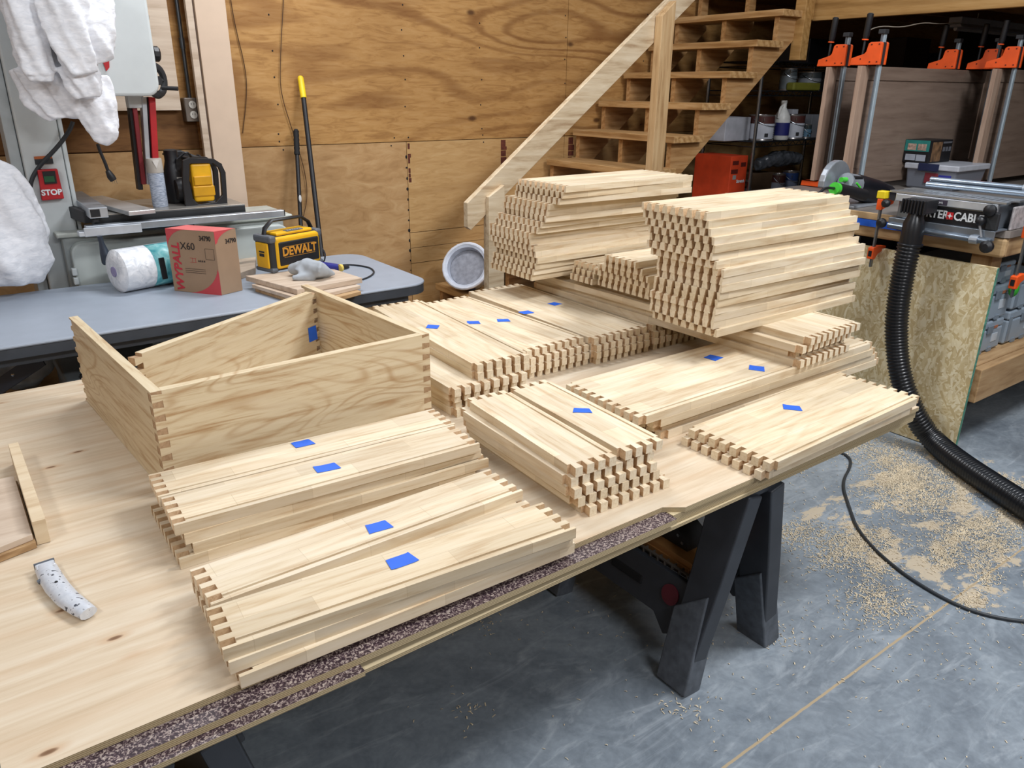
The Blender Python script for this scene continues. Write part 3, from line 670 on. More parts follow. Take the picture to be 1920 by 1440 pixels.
# paper towel roll
rA, rB = pz(222, 549, FT), pz(352, 524, FT); d = (rB-rA).normalized(); rr = .089
t = thing('paper_towel_roll', 'wrapped white paper towel roll with teal label lying on the folding table', 'paper towels', tuple((rA+rB)/2))
side = Vector((-d.y, d.x, 0)); cA = rA+side*.0+Vector((0, 0, rr)); 
Mx = Matrix(((side.x, 0, d.x), (side.y, 0, d.y), (0, 1, 0)))
wr = NT('crinkled_wrap'); nn_ = wr.noise(wr.tc((1, 1, 1)), 28, 5, 1.0); wr.bump(nn_, .5, .01); wrm = wr.out(wr.ramp(nn_, [(.3, rgb('#c7ccd2')), (.7, rgb('#f0f1f3'))]), .3)
mb = MB(); mb.lathe([(.02, -.002), (.06, -.004), (.078, .003), (rr, .012), (rr, .29), (.078, .302), (.02, .304)], cA, Mx, 28); mb.build('wrapped_roll', wrm, t, world=True, smooth=2)
tl = NT('teal_label'); nn_ = tl.noise(tl.tc((1, 1, 1)), 16, 3, 1.5); tl_m = tl.out(tl.ramp(nn_, [(.3, rgb('#3f9aa6')), (.55, rgb('#7cc4c8')), (.75, rgb('#b6dede'))]), .35)
mb = MB(); n = 14
vs = []
for i in range(n+1):
    a = R(-62+150*i/n)
    for z in (.135, .285): vs.append(Mx @ Vector((-(rr+.0012)*math.cos(a), (rr+.0012)*math.sin(a), z))+cA)
k = len(vs)
mb.add(vs, [(2*i, 2*i+1, 2*i+3, 2*i+2) for i in range(n)]); lb = mb.build('label', tl_m, t, world=True, smooth=True)
sd = lb.modifiers.new('thick', 'SOLIDIFY'); sd.thickness = .0008
mb = MB(); mb.lathe([(.021, -.006), (.021, .0)], cA, Mx, 18); mb.build('core', P('#8d86a8', .7), t, world=True)
cl = Mx @ Vector((-(rr+.003), 0, .16))+cA; outv = (Mx @ Vector((-1, 0.1, 0))).normalized(); upv = outv.cross(d)
mb = MB(); mb.beam(cl-upv*.045, cl+upv*.045, .024, .002, up=tuple(outv)); pl = mb.build('brand_plate', M_black, t, world=True)

# wiper box
bx = [pz(334, 546, FT), pz(416, 554, FT), pz(449, 546, FT)]
o0 = Vector(bx[1]); ex = (Vector(bx[0])-o0); ey = (Vector(bx[2])-o0); ey = ey.normalized()*.105
ex = ex.normalized()*.235; hx = .262
exn, eyn = ex.normalized(), ey.normalized()
t = thing('wiper_box', 'brown and red cardboard box of wipers on the folding table', 'box', tuple(o0+(ex+ey)/2))
cb = P('#9d8268', .75, nm='brown_cardboard', var=.05)
mb = MB(); mb.prism([(o0.x, o0.y), (o0.x+ex.x, o0.y+ex.y), (o0.x+ex.x+ey.x, o0.y+ex.y+ey.y), (o0.x+ey.x, o0.y+ey.y)], FT+.0005, FT+hx); mb.build('carton', cb, t, world=True, bevel=.0015)
redc = P('#c2464c', .7, nm='printed_red', var=.04)
def on_face(poly, org, ux, uy, nrm, mat, name, parent, th=.0008):
    mb = MB(); k = len(poly)
    vs = [org+ux*a+uy*b+nrm*.0003 for a, b in poly]+[org+ux*a+uy*b+nrm*th for a, b in poly]
    mb.add(vs, [tuple(range(k))[::-1], tuple(range(k, 2*k))]+[(i, (i+1) % k, (i+1) % k+k, i+k) for i in range(k)])
    return mb.build(name, mat, parent, world=True)
up = Vector((0, 0, 1)); nf = ex.cross(up).normalized()
if nf.y > 0: nf = -nf
of = o0+ex+Vector((0, 0, FT-o0.z)); r = -exn   # front face: origin lower left, r to the right
Wf = ex.length
def arc(cx, cy, a, b, t0, t1, n=10): return [(cx+a*math.cos(R(t0+(t1-t0)*i/n)), cy+b*math.sin(R(t0+(t1-t0)*i/n))) for i in range(n+1)]
on_face([(0, hx)]+[(.0, hx*.72)]+arc(Wf*.42, hx*.68, Wf*.42, hx*.32, 180, 93, 8)+[(Wf*.4, hx)], of, r, up, nf, redc, 'printed_corner', t)
on_face([(Wf, 0)]+[(Wf, hx*.34)]+arc(Wf*.30, hx*.52, Wf*.70, hx*.52, -12, -80, 10)+[(Wf*.35, 0)], of, r, up, nf, redc, 'printed_corner', t)
ns = Vector((0, 0, 1)).cross(exn); ns = -exn*1.0
os_ = o0+Vector((0, 0, FT-o0.z)); Ws = ey.length; nsd = eyn.cross(up)
on_face([(0, hx)]+[(0, hx*.80)]+arc(Ws*.98, hx*.79, Ws*.9, hx*.21, 170, 100, 8)+[(Ws*.75, hx)], os_, eyn, up, nsd, redc, 'printed_corner', t)
on_face([(0, 0), (Wf, 0), (Wf, Ws*.98), (0, Ws*.98)], of+up*(hx-.0003), r, eyn, up, P('#cf6a68', .7, nm='printed_red_lid'), 'printed_lid', t)
inkr = P('#b82c3a', .7, nm='red_ink'); inkk = P('#2a2422', .8, nm='black_ink')
rt_ = (up+r*.0).normalized()
text('lettering', 'WYPALL', .052, of+r*(Wf*.17)+up*(hx*.40)+nf*.001, up, -r, inkr, t, shear=.15, bold=.0014, sx=1.02)
text('lettering', 'X60', .042, of+r*(Wf*.42)+up*(hx*.74)+nf*.001, r, up, inkk, t)
text('lettering', '34790', .028, of+r*(Wf*.80)+up*(hx*.88)+nf*.001, r, up, inkk, t, sx=.8, bold=.0006)
text('lettering', '34790', .026, os_+eyn*(Ws*.70)+up*(hx*.82)+nsd*.001, eyn, up, inkk, t, sx=.8, bold=.0006)
mb = MB()
def bar(a, b, w_, h_): 
    c = of+r*a+up*b+nf*.0006; mb.beam(c-r*w_/2, c+r*w_/2, .0006, h_, up=(0, 0, 1))
for b in (.102, .094, .086): bar(Wf*.52, b, .10, .0014)
for k in range(4): bar(Wf*.62+k*.009, .137, .005, .007)
for a, b, w_, h_ in ((Wf*.86, .19, .042, .001), (Wf*.86, .146, .042, .001), (Wf*.86-.021, .168, .001, .044), (Wf*.86+.021, .168, .001, .044)): bar(a, b, w_, h_)
mb.build('printed_marks', inkk, t, world=True)
mb = MB(); bar(Wf*.50, .147, .03, .0012); bar(Wf*.50, .13, .03, .0012); bar(Wf*.485, .138, .001, .018); bar(Wf*.55, .138, .001, .018)
mb.build('printed_marks', inkr, t, world=True)

# jobsite radio
c0 = Vector((1.215, 3.275, .7955)); ang = math.atan2(pz(605, 492, .8).y-pz(512, 512, .8).y, pz(605, 492, .8).x-pz(512, 512, .8).x)
a1, a2 = pz(512, 513, .7955), pz(605, 493, .7955)
t = thing('jobsite_radio', 'yellow and black jobsite radio on the stacked panels on the folding table', 'radio', (a1.x, a1.y, .7955), math.atan2(a2.y-a1.y, a2.x-a1.x))
Lr = (a2-a1).length; Dp = .11; Hr = .155
mb = MB(); mb.box(.0, Lr, .0, Dp, .003, Hr); mb.build('body', M_dark, t, bevel=.014, seg=3)
mb = MB(); mb.box(.024, Lr-.012, -.008, .02, .012, Hr-.004); mb.build('front_frame', M_yel, t, bevel=.012, seg=3)
mb = MB(); mb.box(.036, Lr-.022, -.0125, .0, .026, Hr-.026); mb.build('grille', M_black, t, bevel=.010, seg=3)
mb = MB(); mb.box(.04, Lr-.04, .004, Dp-.02, Hr-.002, Hr+.012); mb.build('top_shell', M_yel, t, bevel=.006)
mb = MB(); mb.box(-.007, .004, .014, Dp-.014, .018, Hr-.028); mb.build('battery_door', M_yel, t, bevel=.006)
mb = MB(); mb.box(Lr*.35, Lr*.68, .006, .035, Hr+.010, Hr+.0145)
mb.build('control_panel', M_grey, t, bevel=.003)
mb = MB()
for k in range(6): mb.box(Lr*.38+k*Lr*.048, Lr*.38+k*Lr*.048+.009, .012, .026, Hr+.014, Hr+.0165)
mb.build('buttons', M_alu, t, bevel=.001)
for x in (-.004, Lr-.03):
    mb = MB(); mb.box(x, x+.034, -.006, Dp+.003, Hr-.028, Hr+.004); mb.box(x, x+.034, -.006, Dp+.003, -.0, .022); mb.build('bumper', M_grey, t, bevel=.009)
mb = MB(); mb.tube([(.01, .055, Hr-.01), (.022, .055, Hr+.03), (.06, .055, Hr+.058), (Lr-.06, .055, Hr+.058), (Lr-.02, .055, Hr+.032), (Lr-.005, .055, Hr)], .009, 10, sq=(1.5, .8)); mb.build('handle', M_black, t, smooth=2)
text('lettering', 'DEWALT', .050, (Lr*.52, -.0132, .084), (1, 0, 0), (0, 0, 1), P('#c98a2a', .5, nm='amber_letters'), t, world=False, bold=.0016, sx=.92)
mb = MB(); mb.box(Lr*.52-.085, Lr*.52+.085, -.0131, -.0127, .106, .1075); mb.box(Lr*.52-.085, Lr*.52+.085, -.0131, -.0127, .061, .0625); mb.build('letter_rule', P('#c98a2a', .5), t)
mb = MB(); mb.box(-.0078, -.0068, .035, .072, .085, .092); mb.box(-.0078, -.0068, .038, .070, .068, .081); mb.build('door_marks', M_dark, t)

# lumpy soft things made as one skin
def blob(name, parts, mat, parent=None, voxel=.01, sm=6, noise_s=.08, amt=.012, world=True, noise2=None):
    mb = MB()
    for pts, rad in parts: mb.tube(pts, rad, 10)
    o = mb.build(name, mat, parent, world=world)
    r_ = o.modifiers.new('remesh', 'REMESH'); r_.mode = 'VOXEL'; r_.voxel_size = voxel; r_.use_smooth_shade = True
    s_ = o.modifiers.new('smooth', 'SMOOTH'); s_.factor = .6; s_.iterations = sm
    tx = bpy.data.textures.new(name+'_folds', 'CLOUDS'); tx.noise_scale = noise_s; tx.noise_depth = 2
    d_ = o.modifiers.new('folds', 'DISPLACE'); d_.texture = tx; d_.strength = amt; d_.texture_coords = 'LOCAL'; d_.mid_level = .5
    if noise2:
        tx = bpy.data.textures.new(name+'_creases', 'WOOD'); tx.noise_scale = noise2[0]; tx.wood_type = 'BANDNOISE'; tx.turbulence = 8
        d_ = o.modifiers.new('creases', 'DISPLACE'); d_.texture = tx; d_.strength = noise2[1]; d_.texture_coords = 'LOCAL'; d_.mid_level = .5
    return o
def rag_pts():
    z = .80
    a = pz(545, 505, z+.02); b = pz(575, 500, z+.04); c = pz(600, 505, z+.04); d_ = pz(628, 514, z+.006); e_ = pz(560, 515, z+.012); f_ = pz(548, 522, z+.004)
    return [([a, b, c, d_], [.022, .04, .036, .008]), ([e_, b], [.03, .034]), ([f_, pz(590, 516, z+.014)], [.012, .026]), ([pz(590, 514, z+.012), pz(622, 515, z+.006)], [.024, .01])]
o = blob('shop_rag', rag_pts(), P('#a4aab0', .9, nm='grey_rag_cloth', var=.06), voxel=.006, sm=4, noise_s=.07, amt=.014)
tag(o, 'crumpled grey rag lying in front of the jobsite radio', 'rag')
# blue glue bottle behind the rag
t = thing('glue_bottle', 'small blue bottle lying behind the grey rag', 'bottle', tuple(pz(625, 500, .75)))
c = pz(622, 503, .765); mb = MB(); mb.tube([pz(600, 499, .80), pz(637, 502, .80)], [.022, .016], 12); mb.build('bottle_body', P('#2a2f86', .35), t, world=True, smooth=2)
mb = MB(); mb.tube([pz(636, 503, .80), pz(640, 502, .80)], [.017, .017], 12); mb.build('collar', P('#d8c060', .5), t, world=True)
mb = MB(); mb.tube([pz(640, 502, .80), pz(652, 501, .798)], [.013, .006], 10); mb.build('nozzle', M_black, t, world=True)
mb = MB(); z = FT+.004
pts = [pz(640, 505, z), pz(652, 503, z), pz(655, 499, z), pz(640, 497, z), pz(655, 496, z), pz(675, 498, z), pz(695, 502, z), pz(703, 510, z), pz(695, 518, z), pz(680, 524, z)]
def smooth_path(pts, it=2):
    pts = [Vector(p) for p in pts]
    for _ in range(it):
        o = [pts[0]]
        for a, b in zip(pts, pts[1:]): o += [a*.75+b*.25, a*.25+b*.75]
        pts = o+[pts[-1]]
    return pts
mb.tube(smooth_path(pts), .004, 8); tag(mb.build('thin_cable', M_dark, smooth=2), 'thin dark cable looping over the right end of the folding table', 'cable')
mb = MB(); mb.tube(smooth_path([pz(604, 466, .9), pz(610, 475, .86), pz(609, 487, .82), pz(606, 492, .8)]), .0035, 8)
tag(mb.build('radio_cable', M_dark, smooth=2), 'short dark cable hanging at the right side of the jobsite radio', 'cable')

# under the folding table
tr = NT('milky_plastic_film'); nn_ = tr.noise(tr.tc((1, 1, 1)), 9, 4, 1); tr_m = tr.out(tr.ramp(nn_, [(.3, rgb('#9aa0a4')), (.7, rgb('#cfd3d5'))]), .35); tr.b.inputs['Transmission Weight'].default_value = .25; tr.b.inputs['Alpha'].default_value = .9
o = blob('plastic_bag', [([pz(30, 705, .25)+Vector((0, .1, 0)), pz(45, 685, .5)+Vector((0, .1, 0))], [.09, .12]), ([pz(50, 720, .12)+Vector((0, .1, 0)), pz(60, 680, .4)+Vector((0, .1, 0))], [.08, .1])], tr_m, voxel=.012, amt=.04, noise_s=.1)
tag(o, 'pale plastic bag standing on the floor under the left of the folding table', 'bag')
for o in ():
    pass
t = thing('storage_tote', 'grey lidded plastic tote standing under the folding table behind the drawer', 'storage box', (.33, 3.35, 0))
mg = P('#777f83', .45, nm='tote_plastic')
mb = MB(); mb.box(.245, .60, 3.16, 3.6, .0, .46); mb.build('tub', mg, t, world=True, bevel=.01)
mb = MB(); mb.box(.235, .61, 3.15, 3.61, .46, .51); mb.build('lid', P('#858d90', .45), t, world=True, bevel=.008)
mb = MB(); mb.box(.285, .305, 3.145, 3.165, .505, .525); mb.box(.40, .42, 3.145, 3.165, .505, .525); mb.build('latch', M_black, t, world=True, bevel=.002)
mb = MB(); mb.box(-.35, .05, 3.63, 4.0, .001, .46); tag(mb.build('cardboard_box', P('#7b5e44', .8, nm='plain_cardboard'), bevel=.003), 'plain brown cardboard box on the floor at the far left under the table', 'box')

# ================================================================ bandsaw against the back wall
bs = thing('bandsaw', 'large pale grey bandsaw with red guide post behind the folding table', 'bandsaw', (.75, 4.05, 0))
def bb(name, x0, x1, y0, y1, z0, z1, mat, bev=.004, par=None, seg=2):
    mb = MB(); mb.box(x0, x1, y0, y1, z0, z1); return mb.build(name, mat, par or bs, world=True, bevel=bev, seg=seg)
sawm = M_saw
bb('column', .305, .455, 3.86, 4.10, .5, 2.6, sawm, .008); bb('column_edge', .458, .476, 3.875, 4.08, .72, 2.6, sawm)
bb('column_flange', .262, .303, 3.90, 4.10, .5, 2.6, P('#aab1b3', .4), .004)
mb = MB(); mb.prism(rrect(.40, 1.36, .32, .915, .05), 3.74, 3.80, 'y'); mb.build('lower_wheel_door', P('#b3bab6', .4, var=.03), bs, world=True, bevel=.008, seg=3)
bb('lower_wheel_housing', .38, 1.36, 3.80, 4.12, .0, .935, P('#aab0ae', .4, var=.03), .012)
for z in (.80, .76): bb('hinge', .388, .408, 3.73, 3.76, z-.02, z+.012, sawm, .004)
bb('shelf_top', .36, 1.40, 3.78, 4.14, .935, .955, P('#b8bcb4', .4), .006)
# upper wheel housing
p1, p2 = py(200, 190, 3.75), py(284, 176, 3.75)
mb = MB(); mb.prism(rrect(.55, .845, 1.505, 2.55, .05), 3.70, 3.82, 'y'); uh = mb.build('upper_wheel_door', P('#cdd3d3', .38, var=.03), bs, world=True, bevel=.012, seg=3)
bb('upper_wheel_housing', .50, .85, 3.82, 4.12, 1.515, 2.6, sawm, .01)
mb = MB(); mb.prism([(.648, 1.60), (.662, 1.615), (.665, 1.64), (.652, 1.78), (.640, 1.82), (.60, 1.83)], 3.695, 3.70, 'y'); mb.build('red_emblem', M_red, uh, world=True)
mb = MB(); mb.prism([(.640, 1.86), (.655, 1.865), (.648, 1.885), (.636, 1.89)], 3.695, 3.70, 'y'); mb.build('red_emblem', M_red, uh, world=True)
# knobs and hand wheel
Mxx = Matrix.Rotation(R(90), 3, 'Y')
def knob(name, c, r0, h, mat, ax=Mxx): 
    mb = MB(); mb.lathe([(r0*.9, 0), (r0, h*.2), (r0, h*.8), (r0*.8, h)], c, ax, 10); return mb.build(name, mat, bs, world=True)
k = Vector((.868, 3.80, py(280, 100, 3.8).z)); mb = MB(); mb.tube([(.84, 3.85, k.z), (k.x+.01, 3.85, k.z)], .006, 8); mb.build('knob_shaft', M_chrome, bs, world=True)
knob('tension_knob', (k.x+.0, 3.85, k.z), .032, .03, M_black); knob('tension_knob', (.852, 3.84, py(266, 34, 3.9).z), .018, .02, M_black)
w0 = py(292, 151, 3.78); mb = MB(); WM = Matrix.Rotation(R(-48), 3, 'Z') @ Mxx
wp = lambda x_, y_, z_=0: w0 + WM @ Vector((x_, y_, z_))
mb.tube([wp(.058*math.cos(2*math.pi*i/24), .058*math.sin(2*math.pi*i/24)) for i in range(25)], .012, 8, cap=False, sq=(1, 1.4))
for a in range(3): an = R(90+120*a); mb.tube([wp(0, 0), wp(.055*math.cos(an), .055*math.sin(an))], .009, 6)
mb.lathe([(.018, -.03), (.018, .02)], w0, WM, 12); mb.tube([(.83, 3.90, w0.z), wp(0, 0)], .01, 8)
hw = mb.build('hand_wheel', M_dark, bs, world=True, smooth=2)
mb = MB(); h0 = py(303, 165, 3.75); mb.tube([(h0.x, 3.75, h0.z), (h0.x+.06, 3.72, h0.z-.002)], .009, 10); mb.build('crank_handle', M_black, hw, world=True, smooth=2)
# guide post: red and grey rails
def post(name, u0, v0, u1, v1, wd, mat, y=3.86, dp=.05):
    a, b = py(u0, v0, y), py(u1, v1, y); mb = MB(); mb.beam(a, b, wd, dp, up=(0, 1, 0)); return mb.build(name, mat, bs, world=True, bevel=.002)
post('guide_rail', 283, 182, 292, 345, .026, M_red, 3.83)
post('rack_bar', 268, 182, 278, 345, .02, M_alu, 3.84); post('guide_rail', 274.5, 182, 285, 345, .006, M_black, 3.85)
post('blade_guard', 250, 195, 268, 345, .018, P('#7d1620', .45), 3.86); post('rear_post', 243, 190, 262, 355, .020, M_black, 3.88)
bb('guide_bracket', .735, .80, 3.82, 3.88, 1.455, 1.52, P('#c4c8c8', .35), .006)
# saw table, fence and rails
TZs = 1.035
bb('saw_table', .50, 1.14, 3.68, 4.10, TZs-.045, TZs-.004, P('#3c3e40', .35, .6), .003)
bb('table_surface', .50, 1.14, 3.68, 4.10, TZs-.004, TZs, P('#a19d96', .3, .6, var=.25, scale=5), .001)
bb('trunnion', .70, .95, 3.76, 4.0, .956, TZs-.046, P('#7e1a20', .5), .01)
mb = MB(); mb.tube([(.60, 3.70, .965), (.86, 3.70, .962)], .014, 10); mb.tube([(.80, 3.69, .97), (.90, 3.69, .968)], .02, 8); mb.build('tilt_knob', M_dark, bs, world=True)
a, b = py(225, 422, 3.62), py(505, 397, 3.62)
mb = MB(); mb.box(.455, 1.295, 3.600, 3.64, .975, 1.005); mb.build('fence_rail', M_alu, bs, world=True, bevel=.003)
mb = MB(); mb.box(1.295, 1.299, 3.602, 3.638, .977, 1.003); mb.build('rail_cap', M_black, bs, world=True)
mb = MB(); mb.box(.445, .665, 3.588, 3.598, .963, 1.0); mb.box(.425, .455, 3.59, 3.64, .965, .985); mb.build('front_scale', P('#c7cdd4', .35, .4), bs, world=True, bevel=.003)
mb = MB(); mb.box(.475, .545, 3.585, 4.20, 1.036, 1.078); mb.build('fence', M_alu, bs, world=True, bevel=.002)
mb = MB(); mb.box(.480, .515, 3.582, 3.586, 1.042, 1.072); mb.box(.487, .505, 3.583, 3.60, 1.02, 1.03); mb.build('fence_cap', M_black, bs, world=True)
mb = MB(); mb.obox((.62, 3.86, 1.048), (.11, .60, .018), (0, 0, R(10))); mb.build('fence_face', P('#c9ccce', .3, .6), bs, world=True, bevel=.002)
mb = MB(); mb.obox((.44, 3.95, 1.03), (.03, .55, .05), (0, 0, R(8))); mb.build('rear_rail', M_dark, bs, world=True, bevel=.003)
mb = MB(); mb.lathe([(.010, .06), (.010, .03), (.018, -.01), (.022, -.05), (.018, -.06)], (.503, 3.58, .905), Matrix.Rotation(R(-6), 3, 'Y'), 14)
mb.build('lock_lever', P('#2f3742', .3), bs, world=True, smooth=2)
# switch with STOP paddle
sw = MB(); yy = 3.845
def pt(u, v): q = py(u, v, yy); return (q.x, q.z)
sw.prism([pt(69, 318), pt(107, 316), pt(110, 330), pt(120, 372), pt(78, 376), pt(73, 340)], yy-.012, yy+.012, 'y'); so = sw.build('stop_paddle', M_red, bs, world=True, bevel=.004)
mb = MB(); mb.prism([pt(78, 321), pt(102, 320), pt(106, 343), pt(83, 345)], yy-.017, yy-.0125, 'y'); mb.build('switch_well', M_black, so, world=True)
mb = MB(); mb.prism([pt(81, 330), pt(100, 329), pt(102, 340), pt(83, 341)], yy-.020, yy-.0175, 'y'); mb.build('green_button', P('#1e5a38', .4), so, world=True)
q = py(97, 361, yy-.014); text('lettering', 'STOP', .032, q, (1, 0, 0), (0, 0, 1), M_white, so, bold=.0012)
mb = MB(); mb.prism([pt(64, 294), pt(97, 292), pt(99, 297), pt(65, 299)], 3.852, 3.859, 'y'); mb.build('warning_label', P('#b8602c', .6), bs, world=True)
mb = MB(); mb.prism([pt(65, 299), pt(99, 297), pt(101, 307), pt(67, 309)], 3.852, 3.859, 'y'); mb.build('warning_label', M_dark, bs, world=True)
# power cord loop hanging at the column and a plug end
mb = MB(); mb.tube(smooth_path([py(137, 228, 3.8), py(130, 246, 3.8), py(108, 276, 3.82), py(72, 312, 3.845), py(55, 345, 3.845), py(56, 400, 3.845), py(63, 440, 3.845), py(64, 470, 3.845), py(80, 520, 3.845)]), .0085, 8)
tag(mb.build('power_cord', M_dark, smooth=2), 'thick black power cord curving down the bandsaw column beside the red stop switch', 'cord')
t = thing('hanging_plug', 'black cord end with three-pin plug hanging below the white coveralls', 'cord', tuple(py(212, 345, 3.7)))
mb = MB(); mb.tube(smooth_path([py(183, 270, 3.66), py(188, 285, 3.66), py(197, 305, 3.66), py(203, 322, 3.66)]), .0065, 8); mb.build('cord', M_black, t, world=True, smooth=2)
mb = MB(); mb.tube([py(202, 320, 3.66), py(208, 331, 3.66), py(213, 338, 3.66)], [.010, .016, .014], 10); mb.build('plug_body', M_black, t, world=True, smooth=2)
mb = MB()
for u in (209, 213, 217): mb.beam(py(u, 336, 3.66), py(u+3, 344, 3.66), .004, .002)
mb.build('pins', M_chrome, t, world=True)

# white coveralls draped over the saw's head
wc = NT('white_coverall_fabric'); nn_ = wc.noise(wc.tc((1, 1, 2.5), rnd=False), 30, 4, 1); wc.bump(nn_, .25, .006)
wcm = wc.out(wc.ramp(nn_, [(.3, rgb('#d9dce2')), (.7, rgb('#eff0f4'))]), .75)
def c_(u, v, y=3.55): return py(u, v, y)
def cloth(mb, pts, rad, k, ph, amp=.2, flat=.6, seg=60):
    """a hanging length of cloth: flattened tube whose wall is thrown into lengthwise folds"""
    pts = smooth_path(pts, 2); n = len(pts); m = len(rad); vs = []; fs = []
    for i, p in enumerate(pts):
        f = i/(n-1)*(m-1); a = int(min(f, m-2)); r_ = rad[a]+(rad[a+1]-rad[a])*(f-a)
        d = (pts[min(i+1, n-1)]-pts[max(i-1, 0)]).normalized(); u = Vector((0, 1, 0)).cross(d).normalized(); v = d.cross(u)
        for q_ in range(seg):
            t_ = 2*math.pi*q_/seg; w_ = 1+amp*(1-2*abs(math.sin(k*t_*.5+ph+f*1.1)))+amp*.6*(1-2*abs(math.sin((k-.5)*t_-ph*2+f*1.7)))*min(1, abs(math.sin(t_/2))*3)+.14*noise.noise(p*14+Vector((ph, math.cos(t_), math.sin(t_))))
            vs.append(p+u*math.cos(t_)*r_*w_+v*math.sin(t_)*r_*flat*w_)
    for i in range(n-1):
        for q_ in range(seg): fs.append((i*seg+q_, i*seg+(q_+1) % seg, (i+1)*seg+(q_+1) % seg, (i+1)*seg+q_))
    fs += [tuple(range(seg))[::-1], tuple((n-1)*seg+q_ for q_ in range(seg))]
    mb.add(vs, fs)
def cloth_obj(name, mb, mat, voxel=.0052, sm=1):
    o = mb.build(name, mat)
    r_ = o.modifiers.new('remesh', 'REMESH'); r_.mode = 'VOXEL'; r_.voxel_size = voxel; r_.use_smooth_shade = True
    s_ = o.modifiers.new('smooth', 'SMOOTH'); s_.factor = .5; s_.iterations = sm
    tx = bpy.data.textures.new(name+'_folds', 'CLOUDS'); tx.noise_scale = .06; tx.noise_depth = 2
    d_ = o.modifiers.new('folds', 'DISPLACE'); d_.texture = tx; d_.strength = .014; d_.texture_coords = 'LOCAL'; d_.mid_level = .5
    return o
mb = MB()
cloth(mb, [c_(70, -60, 3.60), c_(90, 30, 3.58), c_(110, 110, 3.58), c_(128, 180, 3.58), c_(135, 222, 3.58)], [.155, .155, .125, .11, .055], 5, .3)
cloth(mb, [c_(30, -60, 3.50), c_(45, 20, 3.48), c_(62, 90, 3.48), c_(75, 140, 3.48)], [.075, .065, .055, .050], 4, 1.0, .12)
cloth(mb, [c_(75, 134, 3.48), c_(78, 152, 3.48)], [.046, .038], 7, .5, .05)
cloth(mb, [c_(100, -60, 3.46), c_(120, 20, 3.44), c_(138, 90, 3.44), c_(155, 140, 3.44)], [.085, .085, .07, .055], 4, 2.2, .14)
cloth(mb, [c_(140, 120, 3.48), c_(158, 160, 3.47), c_(165, 184, 3.47)], [.065, .062, .045], 6, 2.6, .14)
cloth(mb, [c_(150, -50, 3.52), c_(170, 40, 3.46), c_(181, 92, 3.46), c_(192, 116, 3.47)], [.10, .085, .07, .035], 3, .8, .12, .45)
cloth(mb, [c_(160, 150, 3.56), c_(180, 200, 3.54), c_(194, 245, 3.54), c_(190, 270, 3.54)], [.085, .08, .062, .022], 4, 1.7, .10)
cloth(mb, [c_(60, 120, 3.60), c_(88, 175, 3.60), c_(120, 214, 3.58)], [.09, .09, .05], 5, 2.0, .12)
o = cloth_obj('white_coveralls', mb, wcm)
tag(o, 'white disposable coveralls draped in folds over the head of the bandsaw', 'coveralls')
# dust bag at the far left
mb = MB(); cloth(mb, [c_(-25, 300, 3.69), c_(-15, 350, 3.69), c_(-2, 420, 3.69), c_(8, 480, 3.69), c_(12, 530, 3.69)], [.05, .12, .16, .18, .12], 5, .4, .08, .7)
cloth(mb, [c_(25, 430, 3.69), c_(34, 490, 3.69), c_(38, 530, 3.69)], [.07, .09, .05], 4, 1.4, .1)
tag(cloth_obj('dust_bag', mb, wcm, .008, 2), 'big white dust bag hanging at the left edge beside the bandsaw column', 'dust bag')

# things standing on the saw table
sc = py(300, 380, 3.80); cx, cy = .797, 3.80
t = thing('spray_can', 'pale blue and beige aerosol can standing on the bandsaw table', 'spray can', (cx, cy, TZs))
mb = MB(); mb.lathe([(.030, 0), (.033, .004), (.033, .145), (.0325, .15)], None or (0, 0, 0), None, 24); 
sl = NT('printed_can_label'); nn_ = sl.noise(sl.tc((1, 1, 6)), 60, 2); slm = sl.out(sl.ramp(nn_, [(.42, rgb('#8e9aae')), (.55, rgb('#b9c3d3'))]), .35); mb.build('can_body', slm, t, smooth=2)
mb = MB(); mb.lathe([(.034, .15), (.0345, .155), (.033, .208), (.031, .211)], (0, 0, 0), None, 24); cap = mb.build('cap', P('#b3ada4', .5), t, smooth=2)
mb = MB(); mb.prism([(-.014, .204), (.014, .204), (0, .170)], -.0350, -.0320, 'y'); mb.build('cap_emblem', P('#d3d0ca', .5), cap)
t = thing('oil_bottle', 'black bottle half hidden behind the aerosol can on the saw table', 'bottle', (.895, 3.90, TZs))
mb = MB(); mb.lathe([(.045, 0), (.05, .01), (.05, .12), (.04, .15), (.03, .19), (.03, .235), (.022, .24)], (0, 0, 0), None, 20); mb.build('bottle_body', M_black, t, smooth=2)
mb = MB(); mb.beam((-.0, -.0505, .115), (.035, -.045, .112), .001, .010); mb.beam((-.01, -.0515, .075), (.038, -.045, .075), .001, .012); mb.build('label_marks', P('#b0aca4', .6), t)
# cordless inflator: black roll cage round a yellow body
t = thing('tyre_inflator', 'black and yellow portable compressor with a roll frame on the bandsaw table', 'compressor', (1.0, 3.80, TZs))
q = lambda u, v: (lambda p: (p.x, p.z))(py(u, v, 3.77))
outer = [q(340, 300), q(352, 295), q(398, 297), q(412, 306), q(420, 322), q(424, 385), q(352, 391), q(346, 388), q(340, 340)]
inner = [q(353, 306), q(396, 305), q(407, 314), q(411, 325), q(414, 365), q(402, 378), q(370, 382), q(360, 372), q(353, 340)]
mb = MB(); n = len(outer)
for y0, y1 in ((3.745, 3.765), (3.86, 3.88)):
    vs = [(a, y0, b) for a, b in outer]+[(a, y0, b) for a, b in inner]+[(a, y1, b) for a, b in outer]+[(a, y1, b) for a, b in inner]
    fs = []
    for i in range(n):
        j = (i+1) % n; fs += [(i, j, n+j, n+i), (2*n+i, 3*n+i, 3*n+j, 2*n+j), (i, 2*n+i, 2*n+j, j), (n+i, n+j, 3*n+j, 3*n+i)]
    mb.add(vs, fs)
